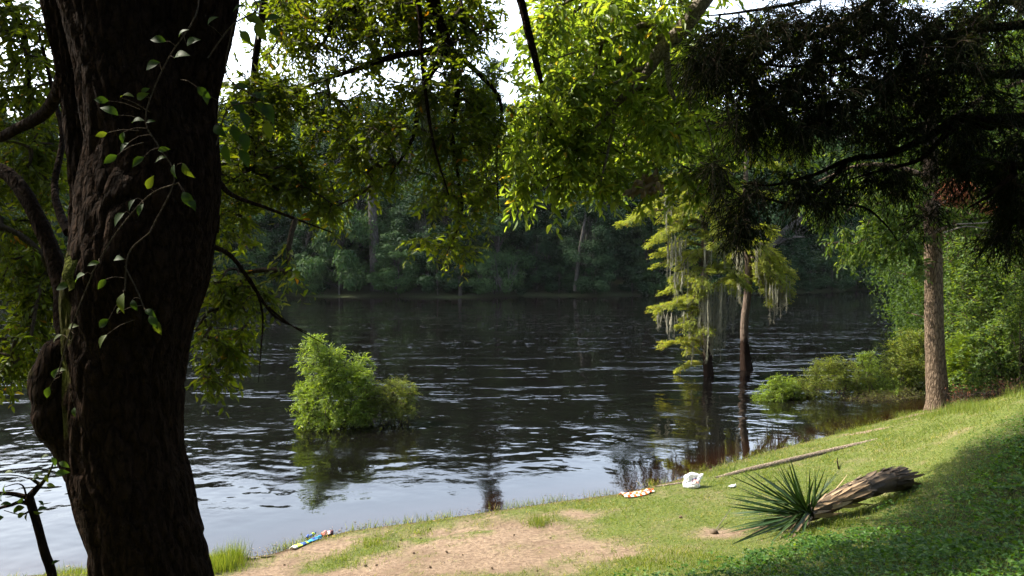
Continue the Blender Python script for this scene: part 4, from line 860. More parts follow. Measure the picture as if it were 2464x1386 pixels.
for pth in ([(360, 560), (420, 430), (380, 350), (350, 280), (400, 150), (470, 40), (480, -40)], [(220, 660), (280, 560), (360, 470), (430, 440)], [(300, 700), (310, 610), (360, 560)], [(500, 140), (560, 60), (620, 20), (575, -40)], [(520, 350), (550, 260), (620, 240), (545, 180), (560, 60)], [(140, 900), (175, 780), (230, 640)], [(350, 750), (330, 700), (300, 640)]):
    pp = pxpath([(a, b, 5.06 if a < 480 else 5.3) for a, b in pth], 5); m_, _ = limb_mesh(np.array(pp), np.full(len(pp), .005), 5, 26, .1, 3); m_.build('stem', M_TWIG, t_v, smooth=True); stem_pts.append(_[:, :3])

sp_ = np.concatenate(stem_pts); pet = []
for p_ in P:
    d_ = np.linalg.norm(sp_ - p_, axis=1); e_ = sp_[np.argmin(d_)]
    if d_.min() > .16: e_ = p_ + (e_ - p_) * .16 / d_.min() + np.array([0, .05, 0])
    pet.append(spline([e_, .5 * (e_ + p_) + np.array([0, -.012, .012]), p_], 5))
tag(MB().add(*tubes(np.array(pet), np.tile(np.linspace(.003, .0016, 5), (len(pet), 1)), 4)).build('leaf_stalks', M_TWIG, t_v, smooth=True), kind='stuff')

# ------------------------------------------------------------------ bright leafy tree whose branch hangs in from above
YB = 9.0
base = gp(6.9, 8.3)
plant('leafy_tree', 'leafy tree with a lichen grey branch and bright sunlit green leaves', 'tree', base,
      [([base - [0, 0, .3], base + [-.1, .1, 2.2], base + [-.3, .3, 5], base + [-.5, .6, 8.4]], [.2, .17, .14, .06]),
       ([base + [-.25, .25, 4.0]] + [at(1950, -420, 9.0)] + pxpath([(1790, -150, 9.4), (1692, 0), (1640, 72), (1592, 118), (1562, 165), (1522, 214), (1482, 252), (1420, 330), (1370, 420)], YB), [.12, .11, .10, .095, .088, .08, .062, .052, .04, .022, .006]),
       (pxpath([(1600, 108), (1606, 160), (1612, 210), (1626, 250), (1634, 320), (1632, 395)], YB), [.045, .04, .03, .022, .016, .006]),
       (pxpath([(1622, 244), (1660, 262), (1700, 300), (1718, 372)], YB), [.02, .016, .012, .005]),
       (pxpath([(1602, 110), (1560, 60), (1500, 80), (1430, 110), (1340, 140)], YB), [.05, .036, .026, .018, .006]),
       (pxpath([(1560, 165), (1530, 170), (1480, 200), (1400, 220), (1310, 260)], YB), [.035, .026, .02, .014, .005]),
       (pxpath([(1482, 252), (1470, 330), (1450, 420), (1440, 470)], YB), [.024, .018, .012, .005]),
       (pxpath([(1692, 0), (1560, -40), (1420, -20), (1320, 30)], YB + .2), [.05, .036, .024, .008]),
       (pxpath([(1790, -150, 9.4), (1640, -260, 9.2), (1450, -300, 9.2), (1300, -260, 9.3)], YB), [.07, .05, .034, .01]),
       ([base + [-.3, .3, 5], at(2100, -700, 8.6), at(1800, -1000, 8.2), at(1500, -1100, 8.2)], [.1, .08, .05, .01]),
       ([base + [-.2, .2, 3.6], at(2300, -100, 9.4), at(2050, 40, 10.0), at(1850, 150, 10.2), at(1740, 300, 10.2)], [.08, .07, .05, .03, .01])],
      [(1360, 10, 130, 60, YB + .3, .5), (1560, -10, 120, 60, YB + .5, .5), (1680, 60, 60, 80, YB + .8, .4), (1480, 50, 220, 80, YB, .7), (1310, 190, 100, 100, YB, .5), (1400, 290, 180, 120, YB, .6), (1300, 380, 110, 80, YB, .5), (1310, 455, 70, 42, YB, .3), (1425, 420, 70, 70, YB, .4), (1570, 320, 90, 110, YB, .5), (1640, 430, 80, 50, YB, .4),
       (1690, 200, 80, 110, YB, .5), (1560, 455, 45, 28, YB, .2), (1700, 390, 80, 70, YB, .4), (1290, 60, 70, 70, YB, .4), (1215, 330, 40, 60, YB, .3), (1420, 200, 100, 50, YB, .5), (1530, 230, 60, 50, YB, .4), (1230, 420, 36, 40, YB, .25), (1330, 300, 90, 90, YB, .5),
       (1480, 150, 190, 110, YB + 1.4, .5), (1420, 320, 150, 100, YB + 1.3, .5), (1600, 220, 110, 130, YB + 1.5, .5), (1610, 210, 110, 110, 12.0, .6), (1780, 130, 90, 120, YB + .5, .5), (1850, 330, 110, 90, YB + .6, .5)],
      450, 4, 8, .32, .12, .046, M_BRIGHT, M_PALEBARK, tpl=LEAF, droop=.45, n_leaf=300, seed=71, r0=.0038, sag=.08)
t_lt = bpy.data.objects['leafy_tree']
# its higher crown, above the frame
r = np.random.default_rng(72)
nodes = np.array([at(1450, -300, 9.2), at(1640, -260, 9.2), at(1790, -150, 9.4), at(1950, -420, 9.0), at(1800, -1000, 8.2), at(1500, -1100, 8.2), at(2100, -700, 8.6)])
T = np.concatenate([ell(110, (3.0, 8.0, 8.4), (2.0, 1.3, 1.0)), ell(120, (2.6, 7.2, 8.9), (2.6, 1.8, 1.3)), ell(80, (1.8, 7.0, 9.8), (2.0, 1.5, .9)), ell(70, (4.8, 8.8, 8.2), (1.6, 1.2, 1.2))])
nodes = np.concatenate([nodes, spline(pxpath([(1790, -150, 9.4), (1692, 0), (1592, 118), (1482, 252), (1400, 360)], YB), 14)])
_pp = []
for px, py in zip(r.uniform(1760, 2600, 1800), r.uniform(1000, 1480, 1800)):      # foliage of the same tree reaching out over the water's edge: its shade lies on the lower slope
    if (px - 1800) * (1020 - 1330) / (2470 - 1800) + 1330 < py: _pp.append(hit(px, py))
_pp = np.array(_pp); _pp = _pp + SDIR * r.uniform(5.6, 9.2, (len(_pp), 1))
_d = _pp - CAMP; _x = 1232 + F * _d[:, 0] / _d[:, 1]; _y = 605 - F * _d[:, 2] / _d[:, 1]
_pp = _pp[(_x > 1310) & (_x < 1900) & (_y < 440 - .35 * np.abs(_x - 1420)) & (_pp[:, 1] < 13) & (_pp[:, 1] > YB + .35)][:210]
T = np.concatenate([T, _pp])
paths, cnt = grow(nodes, T, .1, r); Sx, Tt, l = twiglets(paths, 6, .45, .3, r)
tag(twig_mesh(paths, cnt, .004, Sx, Tt, l).build('twigs', M_TWIG, t_lt, smooth=True), kind='stuff')
P, D, U = leaf_frames(Sx, Tt, l, 8, .4, .9, r); LL = .125 * r.uniform(.5, 1.25, len(P)); V, Fc, c = leaves(P, D, U, LL, LL * .42, LEAF); tag(MB().add(V, Fc, np.repeat(np.clip(r.normal(.45, .25, len(P)), 0, 1), c)).build('foliage', M_BRIGHT, t_lt), kind='stuff')
# curled brown dead leaves caught on it
n = 70; P = np.concatenate([at(1560, 440, YB - .2) + in_ball(n, r) * np.array([.17, .1, .12]), at(1525, 455, YB - .2) + in_ball(14, r) * np.array([.08, .04, .03])])
V, Fc, c = leaves(P, r.normal(size=P.shape) + [0, 0, -.6], r.normal(size=P.shape), .10, .05, TUFT); tag(MB().add(V, Fc, np.repeat(.35 + .3 * r.random(len(P)), c)).build('dead_leaves', M_DEADLEAF, t_lt), kind='stuff')

# ------------------------------------------------------------------ dark cedar hanging in at the upper corner
YC = 5.4
base = gp(5.2, 4.6)
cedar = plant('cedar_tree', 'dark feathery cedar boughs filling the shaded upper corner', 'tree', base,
      [([base - [0, 0, .3], base + [-.05, .05, 2], base + [-.1, .1, 4], base + [-.1, .1, 7]], [.24, .21, .17, .08]),
       ([base + [-.08, .08, 2.6]] + pxpath([(2464, 290), (2380, 300), (2310, 285), (2230, 330), (2140, 370), (2040, 385), (1960, 420), (1860, 445), (1790, 440)], YC), [.06, .05, .044, .036, .026, .020, .016, .012, .008, .004]),
       (pxpath([(2310, 288), (2260, 340), (2210, 385), (2120, 410), (2050, 430)], YC - .1), [.03, .02, .014, .01, .004]),
       (pxpath([(2040, 385), (1990, 440), (1920, 490), (1850, 480), (1780, 470)], YC), [.014, .012, .012, .009, .004]),
       (pxpath([(1920, 490), (2000, 490), (2080, 500), (2130, 540), (2160, 580)], YC), [.010, .010, .009, .006, .003]),
       ([base + [-.1, .1, 3.4]] + pxpath([(2464, 60), (2300, 80), (2100, 130), (1930, 160), (1800, 150), (1700, 140)], YC - .1), [.04, .032, .022, .015, .010, .007, .003]),
       ([base + [-.1, .1, 3.0]] + pxpath([(2464, 180), (2300, 170), (2120, 210), (1950, 260), (1800, 300), (1740, 310)], YC + .2), [.04, .032, .022, .015, .010, .007, .003]),
       ([base + [-.1, .1, 4.2]] + pxpath([(2400, -140), (2150, -60), (1950, 0), (1780, 30), (1680, 40)], YC), [.045, .035, .022, .014, .009, .003]),
       ([base + [-.1, .1, 2.2]] + pxpath([(2490, 400), (2440, 420), (2380, 470), (2330, 500)], YC - .3), [.04, .03, .02, .012, .005])],
      [(2330, 40, 150, 80, YC, .6), (2080, 60, 170, 90, YC, .6), (1880, 80, 140, 90, YC, .5), (1760, 120, 90, 90, YC, .4), (1700, 150, 60, 60, YC, .3), (2250, 170, 190, 100, YC, .6), (2000, 210, 150, 90, YC, .5), (1830, 220, 100, 80, YC, .4), (1790, 290, 70, 60, YC, .3),
       (2380, 330, 90, 110, YC, .5), (2190, 300, 130, 60, YC, .4), (1960, 300, 120, 60, YC, .4), (1790, 470, 62, 46, YC, .25), (1770, 530, 40, 40, YC, .2), (1900, 450, 60, 40, YC, .2), (2010, 450, 80, 50, YC, .25), (1720, 400, 50, 20, YC, .15), (2090, 400, 60, 40, YC, .2), (2420, 560, 40, 50, YC, .2), (2250, 500, 36, 44, YC, .15), (2400, 440, 70, 50, YC, .3), (2440, 480, 40, 60, YC, .2), (2150, 430, 60, 30, YC, .2), (2300, 400, 60, 40, YC, .3)],
      900, 7, 13, .20, .050, .006, M_CEDAR, M_OAKBARK, tpl=DIAM, droop=.5, seed=81, r0=.0022, sag=.05, spread=.6, rt=.0016, k_limb=7)
r = np.random.default_rng(82); nodes = base + np.array([[-.1, .1, z] for z in np.linspace(4, 7, 12)])
T = np.concatenate([ell(120, (4.0, 5.6, 7.9), (2.2, 1.6, 1.2)), ell(70, (3.3, 5.2, 6.9), (1.6, 1.2, .7))])
paths, cnt = grow(nodes, T, .05, r); Sx, Tt, l = twiglets(paths, 7, .3, .5, r)
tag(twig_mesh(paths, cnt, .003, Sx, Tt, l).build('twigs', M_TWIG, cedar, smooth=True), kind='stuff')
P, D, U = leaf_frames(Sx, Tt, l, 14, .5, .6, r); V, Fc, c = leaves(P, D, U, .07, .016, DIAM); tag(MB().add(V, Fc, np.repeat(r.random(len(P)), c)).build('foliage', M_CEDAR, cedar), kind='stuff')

# ------------------------------------------------------------------ small crooked sapling near the viewer
YS = 3.9
sap = [(pxpath([(136, 1500), (126, 1386), (108, 1330), (90, 1262), (70, 1196)], YS), [.026, .024, .022, .021, .022]),
       (pxpath([(70, 1196), (88, 1176), (102, 1162), (118, 1140), (130, 1110), (136, 1092)], YS), [.018, .015, .010, .006, .004, .002]),
       (pxpath([(70, 1198), (40, 1190), (10, 1187), (-60, 1190)], YS), [.014, .012, .010, .006]),
       (pxpath([(72, 1212), (48, 1208), (25, 1216), (-10, 1226), (-70, 1260)], YS), [.013, .010, .008, .007, .004]),
       (pxpath([(100, 1168), (88, 1160), (76, 1152), (66, 1150)], YS), [.010, .009, .007, .003]),
       (pxpath([(70, 1152), (50, 1146), (25, 1143), (0, 1144)], YS), [.004, .003, .003, .002]),
       (pxpath([(64, 1194), (56, 1170), (40, 1164), (10, 1172)], YS), [.005, .004, .003, .002]),
       (pxpath([(74, 1228), (60, 1236), (46, 1238), (10, 1228)], YS), [.006, .005, .003, .002])]
t_s = bare_tree('crooked_sapling', 'small crooked sapling with forked tip and few leaves before the water', 'sapling', at(130, 1420, YS), sap, M_OAKBARK, None, 8)
sl = [(118, 1095, 20, 200), (124, 1100, 22, 300), (142, 1112, 24, 335), (104, 1140, 28, 195), (110, 1142, 18, 290), (132, 1140, 28, 5), (112, 1166, 18, 350), (98, 1152, 20, 180), (90, 1150, 16, 110), (10, 1140, 22, 20), (14, 1165, 22, 250), (10, 1185, 24, 240), (0, 1216, 24, 10), (56, 1198, 18, 230), (60, 1220, 26, 190), (42, 1216, 20, 250), (80, 1230, 20, 340), (60, 1234, 22, 210), (66, 1236, 16, 260), (90, 1228, 22, 20), (10, 1244, 26, 190), (124, 1358, 18, 30), (92, 1205, 16, 320)]
r = np.random.default_rng(83)
P = np.array([at(a, b, YS - .02) for a, b, _, _ in sl]); D = np.array([[math.cos(R(a)), r.normal(0, .2), math.sin(R(a))] for _, _, _, a in sl]); LL = np.array([s * 1.15 * YS / F for _, _, s, _ in sl])
single_leaves(t_s, P, D, np.array([0, -.6, .7]) + r.normal(size=P.shape) * .4, LL, LL * .5, LEAFV, M_VINE, r)

# ------------------------------------------------------------------ fallen yucca: trunk with dead leaf skirt, living head of blades
hd = hit(1945, 1262); hd = hd + [0, 0, .13]; tail = hit(2178, 1172) + np.array([0, 0, .10])
t_y = thing('yucca', gp(hd[0], hd[1]), 'fallen yucca with dark green sword leaves and a shaggy dead trunk on the grass', 'yucca')
ax = unit(tail - hd); mid = .5 * (hd + tail) + np.array([0, 0, .09])
m_, Q = limb_mesh(np.array([hd, .6 * hd + .4 * tail + [0, 0, .08], .25 * hd + .75 * tail + [0, 0, .08], tail]), np.array([.09, .135, .145, .13]), 16, 40, .12, 3)
m_.T = [np.full(len(m_.V[0]), .22)]; m_.build('trunk', M_DEADLEAF, t_y, smooth=True)
r = np.random.default_rng(90)
def blade_mesh(mat, tint, curl, wid_pts, n=7, fold=.25):
    u = np.linspace(0, 1, n); w = np.interp(u, *wid_pts); z = -curl * u ** 2
    V = np.stack([np.column_stack([u, w, z + fold * w * 1.0]), np.column_stack([u, 0 * u, z]), np.column_stack([u, -w, z + fold * w])], 1).reshape(-1, 3)
    i = np.arange(n - 1) * 3; Fq = np.concatenate([np.stack([i + 1, i, i + 3, i + 4], 1), np.stack([i + 2, i + 1, i + 4, i + 5], 1)])
    return MB().add(V, Fq, tint).mesh('blade', mat)
from mathutils import Matrix
def place(me, t, name, P, D, U, sx, sy, sz):
    D = unit(D); B = unit(np.cross(U, D)); N = np.cross(D, B); m4 = np.eye(4); m4[:3, 0] = D * sx; m4[:3, 1] = B * sy; m4[:3, 2] = N * sz; m4[:3, 3] = P - np.array(t.location)
    o = bpy.data.objects.new(name, me); COL.objects.link(o); o.parent = t; o.matrix_local = Matrix(m4.tolist()); return o
bl = [blade_mesh(M_YUCCA, tt, cu, ([0, .15, .5, .85, 1], [.014, .02, .019, .009, .0005])) for tt, cu in ((.25, .03), (.5, .09), (.75, .18), (.4, -.03))] + [blade_mesh(M_DEADLEAF, .45, .3, ([0, .15, .5, .85, 1], [.012, .016, .014, .008, .0005]))]
# blades fan from the head, away from the trunk, upward and to the sides
k = 0
head = hd - ax * .02
tips = [(1742, 1168), (1757, 1152), (1770, 1145), (1786, 1140), (1800, 1138), (1815, 1132), (1828, 1134), (1842, 1128), (1856, 1132), (1868, 1124), (1880, 1120), (1893, 1126), (1908, 1113), (1920, 1120), (1934, 1112), (1944, 1122), (1957, 1116), (1972, 1128), (1985, 1128), (2004, 1116), (2012, 1128), (2002, 1150), (1990, 1160),
        (1734, 1186), (1746, 1196), (1738, 1212), (1752, 1220), (1730, 1230), (1744, 1238), (1738, 1252), (1756, 1262), (1742, 1272), (1736, 1282), (1752, 1286), (1768, 1296), (1762, 1310), (1780, 1312), (1796, 1300), (1812, 1304), (1826, 1292), (1850, 1296), (1838, 1282), (1872, 1290), (1890, 1302), (1910, 1306), (1862, 1312), (1820, 1318), (1786, 1324), (1760, 1240), (1772, 1228), (1780, 1256), (1930, 1300), (1768, 1275), (1800, 1286)]
for i in range(3):
    for (tx, ty) in tips:
        if i and r.random() < .5: continue
        px, py = tx + r.normal(0, 7) + (i * r.uniform(0, 45) * (1 if tx < 1900 else -1)), ty + r.normal(0, 5) + i * r.uniform(0, 28) * (1 if ty < 1230 else -1)
        tip = at(px, py, hd[1] + r.uniform(-.45, .5) * (1 - .6 * i)); g = float(ground_z(np.array([tip[0]]), np.array([tip[1]]))[0])
        if tip[2] < g + .03:
            tip = hit(px, py) + np.array([0, 0, .07])
        s0 = head + r.normal(size=3) * [.035, .035, .03]; v = tip - s0; Lb = np.linalg.norm(v)
        place(bl[4 if (ty > 1270 and r.random() < .3) else int(r.integers(4))], t_y, 'blade', s0, v + np.array([0, 0, .03 * Lb]), np.array([0, -.35, 1.]) + r.normal(size=3) * .45, Lb, r.uniform(.6, .9), Lb)
# dead leaves lying back along the trunk, tan near the head, grey further on
tanm = [blade_mesh(M_DEADLEAF, tt, cu, ([0, .2, .6, .9, 1], [.02, .03, .026, .012, .002]), 6, .35) for tt, cu in ((.85, .10), (.72, .02), (.95, .16), (.6, -.05))]
grym = [blade_mesh(M_DEADLEAF, tt, cu, ([0, .2, .6, .9, 1], [.024, .03, .026, .02, .008]), 5, .3) for tt, cu in ((.08, .03), (.18, .08), (.30, -.03), (.02, .05))]
A_ = unit(np.cross(ax, [0, 0, 1.])); B_ = np.cross(A_, ax)
for i in range(170):
    u = r.uniform(0, .93); qi = Q[int(u * (len(Q) - 1))]; an = r.uniform(-.5, 3.64); o_ = A_ * math.cos(an) + B_ * math.sin(an); near_h = u < .30
    s0 = qi[:3] + o_ * (qi[3] * (1.0 if not near_h else .9)); flare = r.uniform(.02, .10) if not near_h else r.uniform(.05, .34)
    low = math.sin(an) < .2
    d = ax + o_ * flare + (A_ * r.normal(0, .12)) + np.array([0, 0, -.10 if low else 0])
    place((tanm if (near_h or r.random() < .12) else grym)[int(r.integers(4))], t_y, 'dead_leaf', s0, d, o_ + r.normal(size=3) * .25, r.uniform(.30, .55) if near_h else r.uniform(.14, .34), r.uniform(.6, 1.0), .5)

# ------------------------------------------------------------------ mown grass, rough tufts, ground cover
def in_frame_ground(n, x0, x1, y0, y1, r):
    X = r.uniform(x0, x1, n); Y = r.uniform(y0, y1, n); Z = ground_z(X, Y); P = np.column_stack([X, Y, Z]); return P[in_view(P, 60)]
r = np.random.default_rng(101)
P = in_frame_ground(520000, -8, 15, 6.2, 24, r)
d = shore_d(P[:, 0], P[:, 1]); bar = bareness(P[:, 0], P[:, 1]); cov = covered(P[:, 0], P[:, 1])
prob = np.clip((1 - bar * 1.02) * (d > .03) * np.clip(d / .22, .25, 1) * (1 - .85 * cov), 0, 1) * np.clip(12.0 / P[:, 1], .35, 1.2)
P = P[r.random(len(P)) < prob]; n = len(P)
pat = wob(P, 1.1, 12); dry = np.clip(.45 + .22 * pat + .15 * wob(P, 6, 17) + r.normal(0, .28, n), 0, 1)
edge = np.clip(1 - shore_d(P[:, 0], P[:, 1]) / .35, 0, 1)
Ln = r.uniform(.022, .060, n) * (1 + 1.1 * np.clip(wob(P, 2.3, 13), -.3, 1)) * (1 + .5 * wob(P, 9, 14)) * (1 + .9 * edge * r.random(n)); wd = r.uniform(.004, .0085, n) * np.clip(P[:, 1] / 10, .8, 1.7)
D = np.column_stack([r.normal(0, .6, n), r.normal(0, .6, n), np.full(n, .6)])
V, Fc, c = leaves(P, D, r.normal(size=(n, 3)), Ln, wd, NEEDLE); tag(MB().add(V, Fc, np.repeat(dry, c)).build('grass', M_GRASS), 'short mown grass of the sunlit river bank', None, None, 'stuff')
# taller tufts: water's edge at the trunk foot, around the right trunk, along the shore
tf = []
for px, py, n, hgt, sx, sy in [(540, 1362, 900, .20, 38, 14), (560, 1350, 260, .30, 20, 6), (508, 1376, 260, .2, 16, 8), (835, 1340, 260, .07, 90, 20), (900, 1308, 260, .08, 40, 10), (1015, 1283, 120, .08, 18, 5), (1295, 1262, 260, .16, 20, 10), (185, 1380, 500, .08, 60, 5), (2330, 985, 900, .22, 80, 12), (2420, 950, 800, .25, 60, 10), (2290, 990, 260, .2, 18, 6), (2240, 1000, 300, .12, 40, 6), (2180, 1000, 420, .14, 60, 8), (2400, 955, 50, .6, 30, 8),
                               (2060, 1040, 300, .10, 80, 6), (1900, 1075, 240, .09, 70, 5), (1680, 1140, 160, .09, 60, 5), (1570, 1360, 700, .055, 90, 20), (2010, 1262, 260, .10, 50, 10), (2080, 1235, 260, .10, 50, 10), (2150, 1205, 260, .11, 40, 10), (1960, 1282, 160, .09, 40, 8), (1690, 1350, 500, .06, 80, 16), (1640, 1330, 240, .05, 60, 8)]:
    for i in range(n):
        q_ = (px + r.normal(0, sx * .5), py + r.normal(0, sy * .5)); tf.append((*q_, hgt * r.uniform(.5, 1.15)))
tf = np.array(tf); gpos = []
for px, py, h_ in tf[::10]: gpos.append(hit(px, py))
gpos = np.repeat(np.array(gpos), 10, 0)[:len(tf)]; gpos = gpos + np.column_stack([r.normal(0, .07, len(tf)), r.normal(0, .09, len(tf)), 0 * tf[:, 0]]); gpos[:, 2] = ground_z(gpos[:, 0], gpos[:, 1])
n = len(gpos); D = np.column_stack([r.normal(0, .28, n), r.normal(0, .28, n), np.ones(n)])
V, Fc, c = leaves(gpos, D, r.normal(size=(n, 3)), tf[:, 2], .007, NEEDLE); tag(MB().add(V, Fc, np.repeat(np.clip(r.normal(.5, .2, n), 0, 1), c)).build('grass', M_GRASS), 'taller grass tufts on the bank edge', None, None, 'stuff')
seg = SHORE[(SHORE[:, 0] > -7) & (SHORE[:, 0] < 11)]; n = 2600; u = r.uniform(0, len(seg) - 1.001, n); i = u.astype(int); f = (u - i)[:, None]
q_ = seg[i] * (1 - f) + seg[i + 1] * f; dens = wob(np.column_stack([q_, 0 * u]), 1.7, 31); q_ = q_[dens > .05]; n = len(q_); q_ = q_ + r.normal(0, .07, (n, 2)) + np.array([-.02, .06]); P = np.column_stack([q_, ground_z(q_[:, 0], q_[:, 1])])
V, Fc, c = leaves(P, np.column_stack([r.normal(0, .4, n), r.normal(0, .4, n), np.ones(n)]), r.normal(size=(n, 3)), r.uniform(.05, .17, n), .007, NEEDLE); tag(MB().add(V, Fc, np.repeat(np.clip(r.normal(.55, .25, n), 0, 1), c)).build('grass', M_GRASS), 'drowned grass stalks along the water edge', None, None, 'stuff')
n = 900; u = r.uniform(0, len(seg) - 1.001, n); i = u.astype(int); f = (u - i)[:, None]; q_ = seg[i] * (1 - f) + seg[i + 1] * f; e_ = np.abs(r.normal(0, .16, n)); q_ = q_ + np.column_stack([-.55 * e_, .85 * e_])
P = np.column_stack([q_, np.full(n, .006)]); V, Fc, c = leaves(P, np.column_stack([r.normal(size=n), r.normal(size=n), 0 * e_]), np.tile([0, 0, 1.], (n, 1)), r.uniform(.012, .05, n), r.uniform(.004, .014, n), DIAM); tag(MB().add(V, Fc, np.repeat(r.random(n) * .7, c)).build('floating_debris', M_DEADLEAF), 'leaf bits floating along the water edge', None, None, 'stuff')
# ground cover: small trifoliate leaves on short stalks over the shaded slope
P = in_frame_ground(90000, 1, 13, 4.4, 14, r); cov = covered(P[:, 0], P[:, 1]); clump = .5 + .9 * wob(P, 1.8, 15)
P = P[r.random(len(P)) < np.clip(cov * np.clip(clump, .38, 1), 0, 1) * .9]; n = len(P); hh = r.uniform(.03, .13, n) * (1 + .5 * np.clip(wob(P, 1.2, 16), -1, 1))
an = r.uniform(0, 6.28, n); Pl = np.repeat(P + np.column_stack([0 * hh, 0 * hh, hh]), 3, 0); a3 = (an[:, None] + np.array([0, 2.1, 4.2])).ravel()
D = np.column_stack([np.cos(a3), np.sin(a3), r.normal(.0, .3, 3 * n)]); Ls = np.repeat(r.uniform(.020, .05, n) * (1 + .9 * np.clip(wob(P, .9, 18), -.4, 1)), 3)
V, Fc, c = leaves(Pl, D, np.array([0, 0, 1.]) + r.normal(size=(3 * n, 3)) * .45, Ls, Ls * .7, LEAF); m_ = MB().add(V, Fc, np.repeat(np.clip(r.normal(.5, .22, 3 * n), 0, 1), c))
tag(m_.build('ground_cover', M_COVER), 'low leafy ground cover on the shaded slope', None, None, 'stuff')
P = in_frame_ground(60000, 1, 13, 4.4, 14, r); P = P[r.random(len(P)) < .8 * covered(P[:, 0], P[:, 1])]; n = len(P)
V, Fc, c = leaves(P, np.column_stack([r.normal(0, .5, n), r.normal(0, .5, n), np.ones(n)]), r.normal(size=(n, 3)), r.uniform(.05, .16, n), .006, NEEDLE); tag(MB().add(V, Fc, np.repeat(r.random(n) * .7, c)).build('grass', M_GRASS), 'thin grass growing among the ground cover', None, None, 'stuff')
# leaf litter on the bare earth
P = in_frame_ground(26000, -6, 8, 7, 14, r); d_ = shore_d(P[:, 0], P[:, 1]); P = P[(r.random(len(P)) < .16 + .2 * bareness(P[:, 0], P[:, 1]) + .8 * np.exp(-((d_ - .08) / .07) ** 2)) & (d_ > 0)]; n = len(P); P[:, 2] += .004
V, Fc, c = leaves(P, np.column_stack([r.normal(size=n), r.normal(size=n), r.normal(0, .15, n)]), np.array([0, 0, 1.]) + r.normal(size=(n, 3)) * .3, r.uniform(.012, .04, n), r.uniform(.005, .016, n), DIAM); tag(MB().add(V, Fc, np.repeat(r.random(n) * .8, c)).build('leaf_litter', M_DEADLEAF), 'scattered dead leaf bits on the sandy bank', None, None, 'stuff')

# ------------------------------------------------------------------ timber edging, litter and small things on the grass
pts = [hit(x, y) for x, y in [(1722, 1150), (1800, 1133), (1880, 1116), (1960, 1097), (2040, 1076), (2112, 1056)]]
pts = np.array(pts); pts[:, 2] += [-.03, .0, .012, .012, -.005, -.04]
M_TIMBER = barkmat('weathered_timber', (.07, .055, .042), (.23, .185, .14), 10, 1.0, .6)
t = thing('timber_edging', gp(pts[2][0], pts[2][1]), 'long weathered timber pole half sunk in the grass along the shore', 'timber')
m_, _ = limb_mesh(pts, np.array([.05, .06, .062, .06, .058, .05]), 14, 60, .06, 2); m_.build('pole', M_TIMBER, t, smooth=True)
pts2 = np.array([hit(x, y) for x, y in [(1578, 1172), (1620, 1166), (1655, 1160)]]); m_, _ = limb_mesh(pts2 + [0, 0, -.005], np.array([.025, .03, .025]), 10, 16, .1, 3)
tag(m_.build('timber_piece', M_TIMBER, None, smooth=True), 'short sunken timber piece between the orange cloth and the white bag', 'timber')

# white carrier bag
M_BAG = plain('white_plastic', [(0, (.62, .63, .64)), (1, (.82, .83, .84))], .35, .4, 30, .15, .28)
M_LOGO = plain('logo_print', [(0, (.10, .07, .30)), (.5, (.10, .07, .30)), (.6, (.75, .40, .36)), (1, (.75, .40, .36))], .4, .3, 5)
c0 = hit(1665, 1172); sc = c0[1] / F
t = thing('plastic_bag', c0, 'crumpled white plastic bag with round printed logo lying on the grass', 'bag')
ol = np.array([(1360, 548), (1350, 490), (1376, 430), (1372, 352), (1440, 318), (1505, 288), (1560, 302), (1640, 330), (1704, 308), (1690, 372), (1655, 410), (1642, 480), (1650, 545), (1500, 560)], float)
ol = np.column_stack([1450 + ol[:, 0] / 7.04, 1100 + ol[:, 1] / 7.04]); oc = np.array([1450 + 1510 / 7.04, 1100 + 440 / 7.04])
ov = (ol - oc) * [1, -1] * sc / 1.0; oa = np.unwrap(np.arctan2(ov[:, 1], ov[:, 0])); oa, orr = oa[::-1] if oa[0] > oa[-1] else oa, np.hypot(ov[:, 0], ov[:, 1])
if oa[0] < oa[-1] and np.arctan2(ov[0, 1], ov[0, 0]) > oa[0] + 1e-6: orr = orr[::-1]
zc = (1178 - oc[1]) * sc
def bag_pt(rho, th, side):
    """point of the crumpled bag: rho 0..1 from its middle to its outline, th angle, side -1 viewer side, +1 far side"""
    a = np.mod(th - oa.min(), 2 * math.pi) + oa.min(); rr = np.interp(a, np.append(oa, oa[0] + 2 * math.pi), np.append(orr, orr[0]))
    x = rho * rr * np.cos(th); z = rho * rr * np.sin(th); q = np.column_stack([x.ravel(), z.ravel(), side * .2 + 0 * x.ravel()]) / sc
    d = np.sqrt(np.clip(1 - rho.ravel() ** 2, 0, 1)) * (15 - 4 * np.sin(th.ravel())) * sc
    cr = np.abs(wob(q, .11, 5, 2)) * 5.0 * sc + np.abs(wob(q, .24, 6, 2)) * 2.4 * sc
    y = side * (d * (1 + .25 * wob(q, .08, 8)) - cr * np.clip(1.05 - rho.ravel(), 0, 1) ** .4)
    return np.column_stack([x.ravel(), y, z.ravel() + zc])
nu, nv = 96, 30; th_, rh_ = np.meshgrid(np.linspace(0, 2 * math.pi, nu, endpoint=False), np.linspace(.02, 1, nv)); i = np.arange(nv - 1)[:, None]; j = np.arange(nu)[None]; j2 = (j + 1) % nu
BF = np.stack([i * nu + j, i * nu + j2, (i + 1) * nu + j2, (i + 1) * nu + j], -1).reshape(-1, 4); mb = MB()
for sd in (-1, 1): mb.add(bag_pt(rh_, th_, sd) + c0, BF if sd > 0 else BF[:, ::-1], .7)
mb.build('bag_body', M_BAG, t, smooth=True)
lg = MB(); lc = (np.array([1450 + 1552 / 7.04, 1100 + 442 / 7.04]) - oc) * [1, -1] * sc
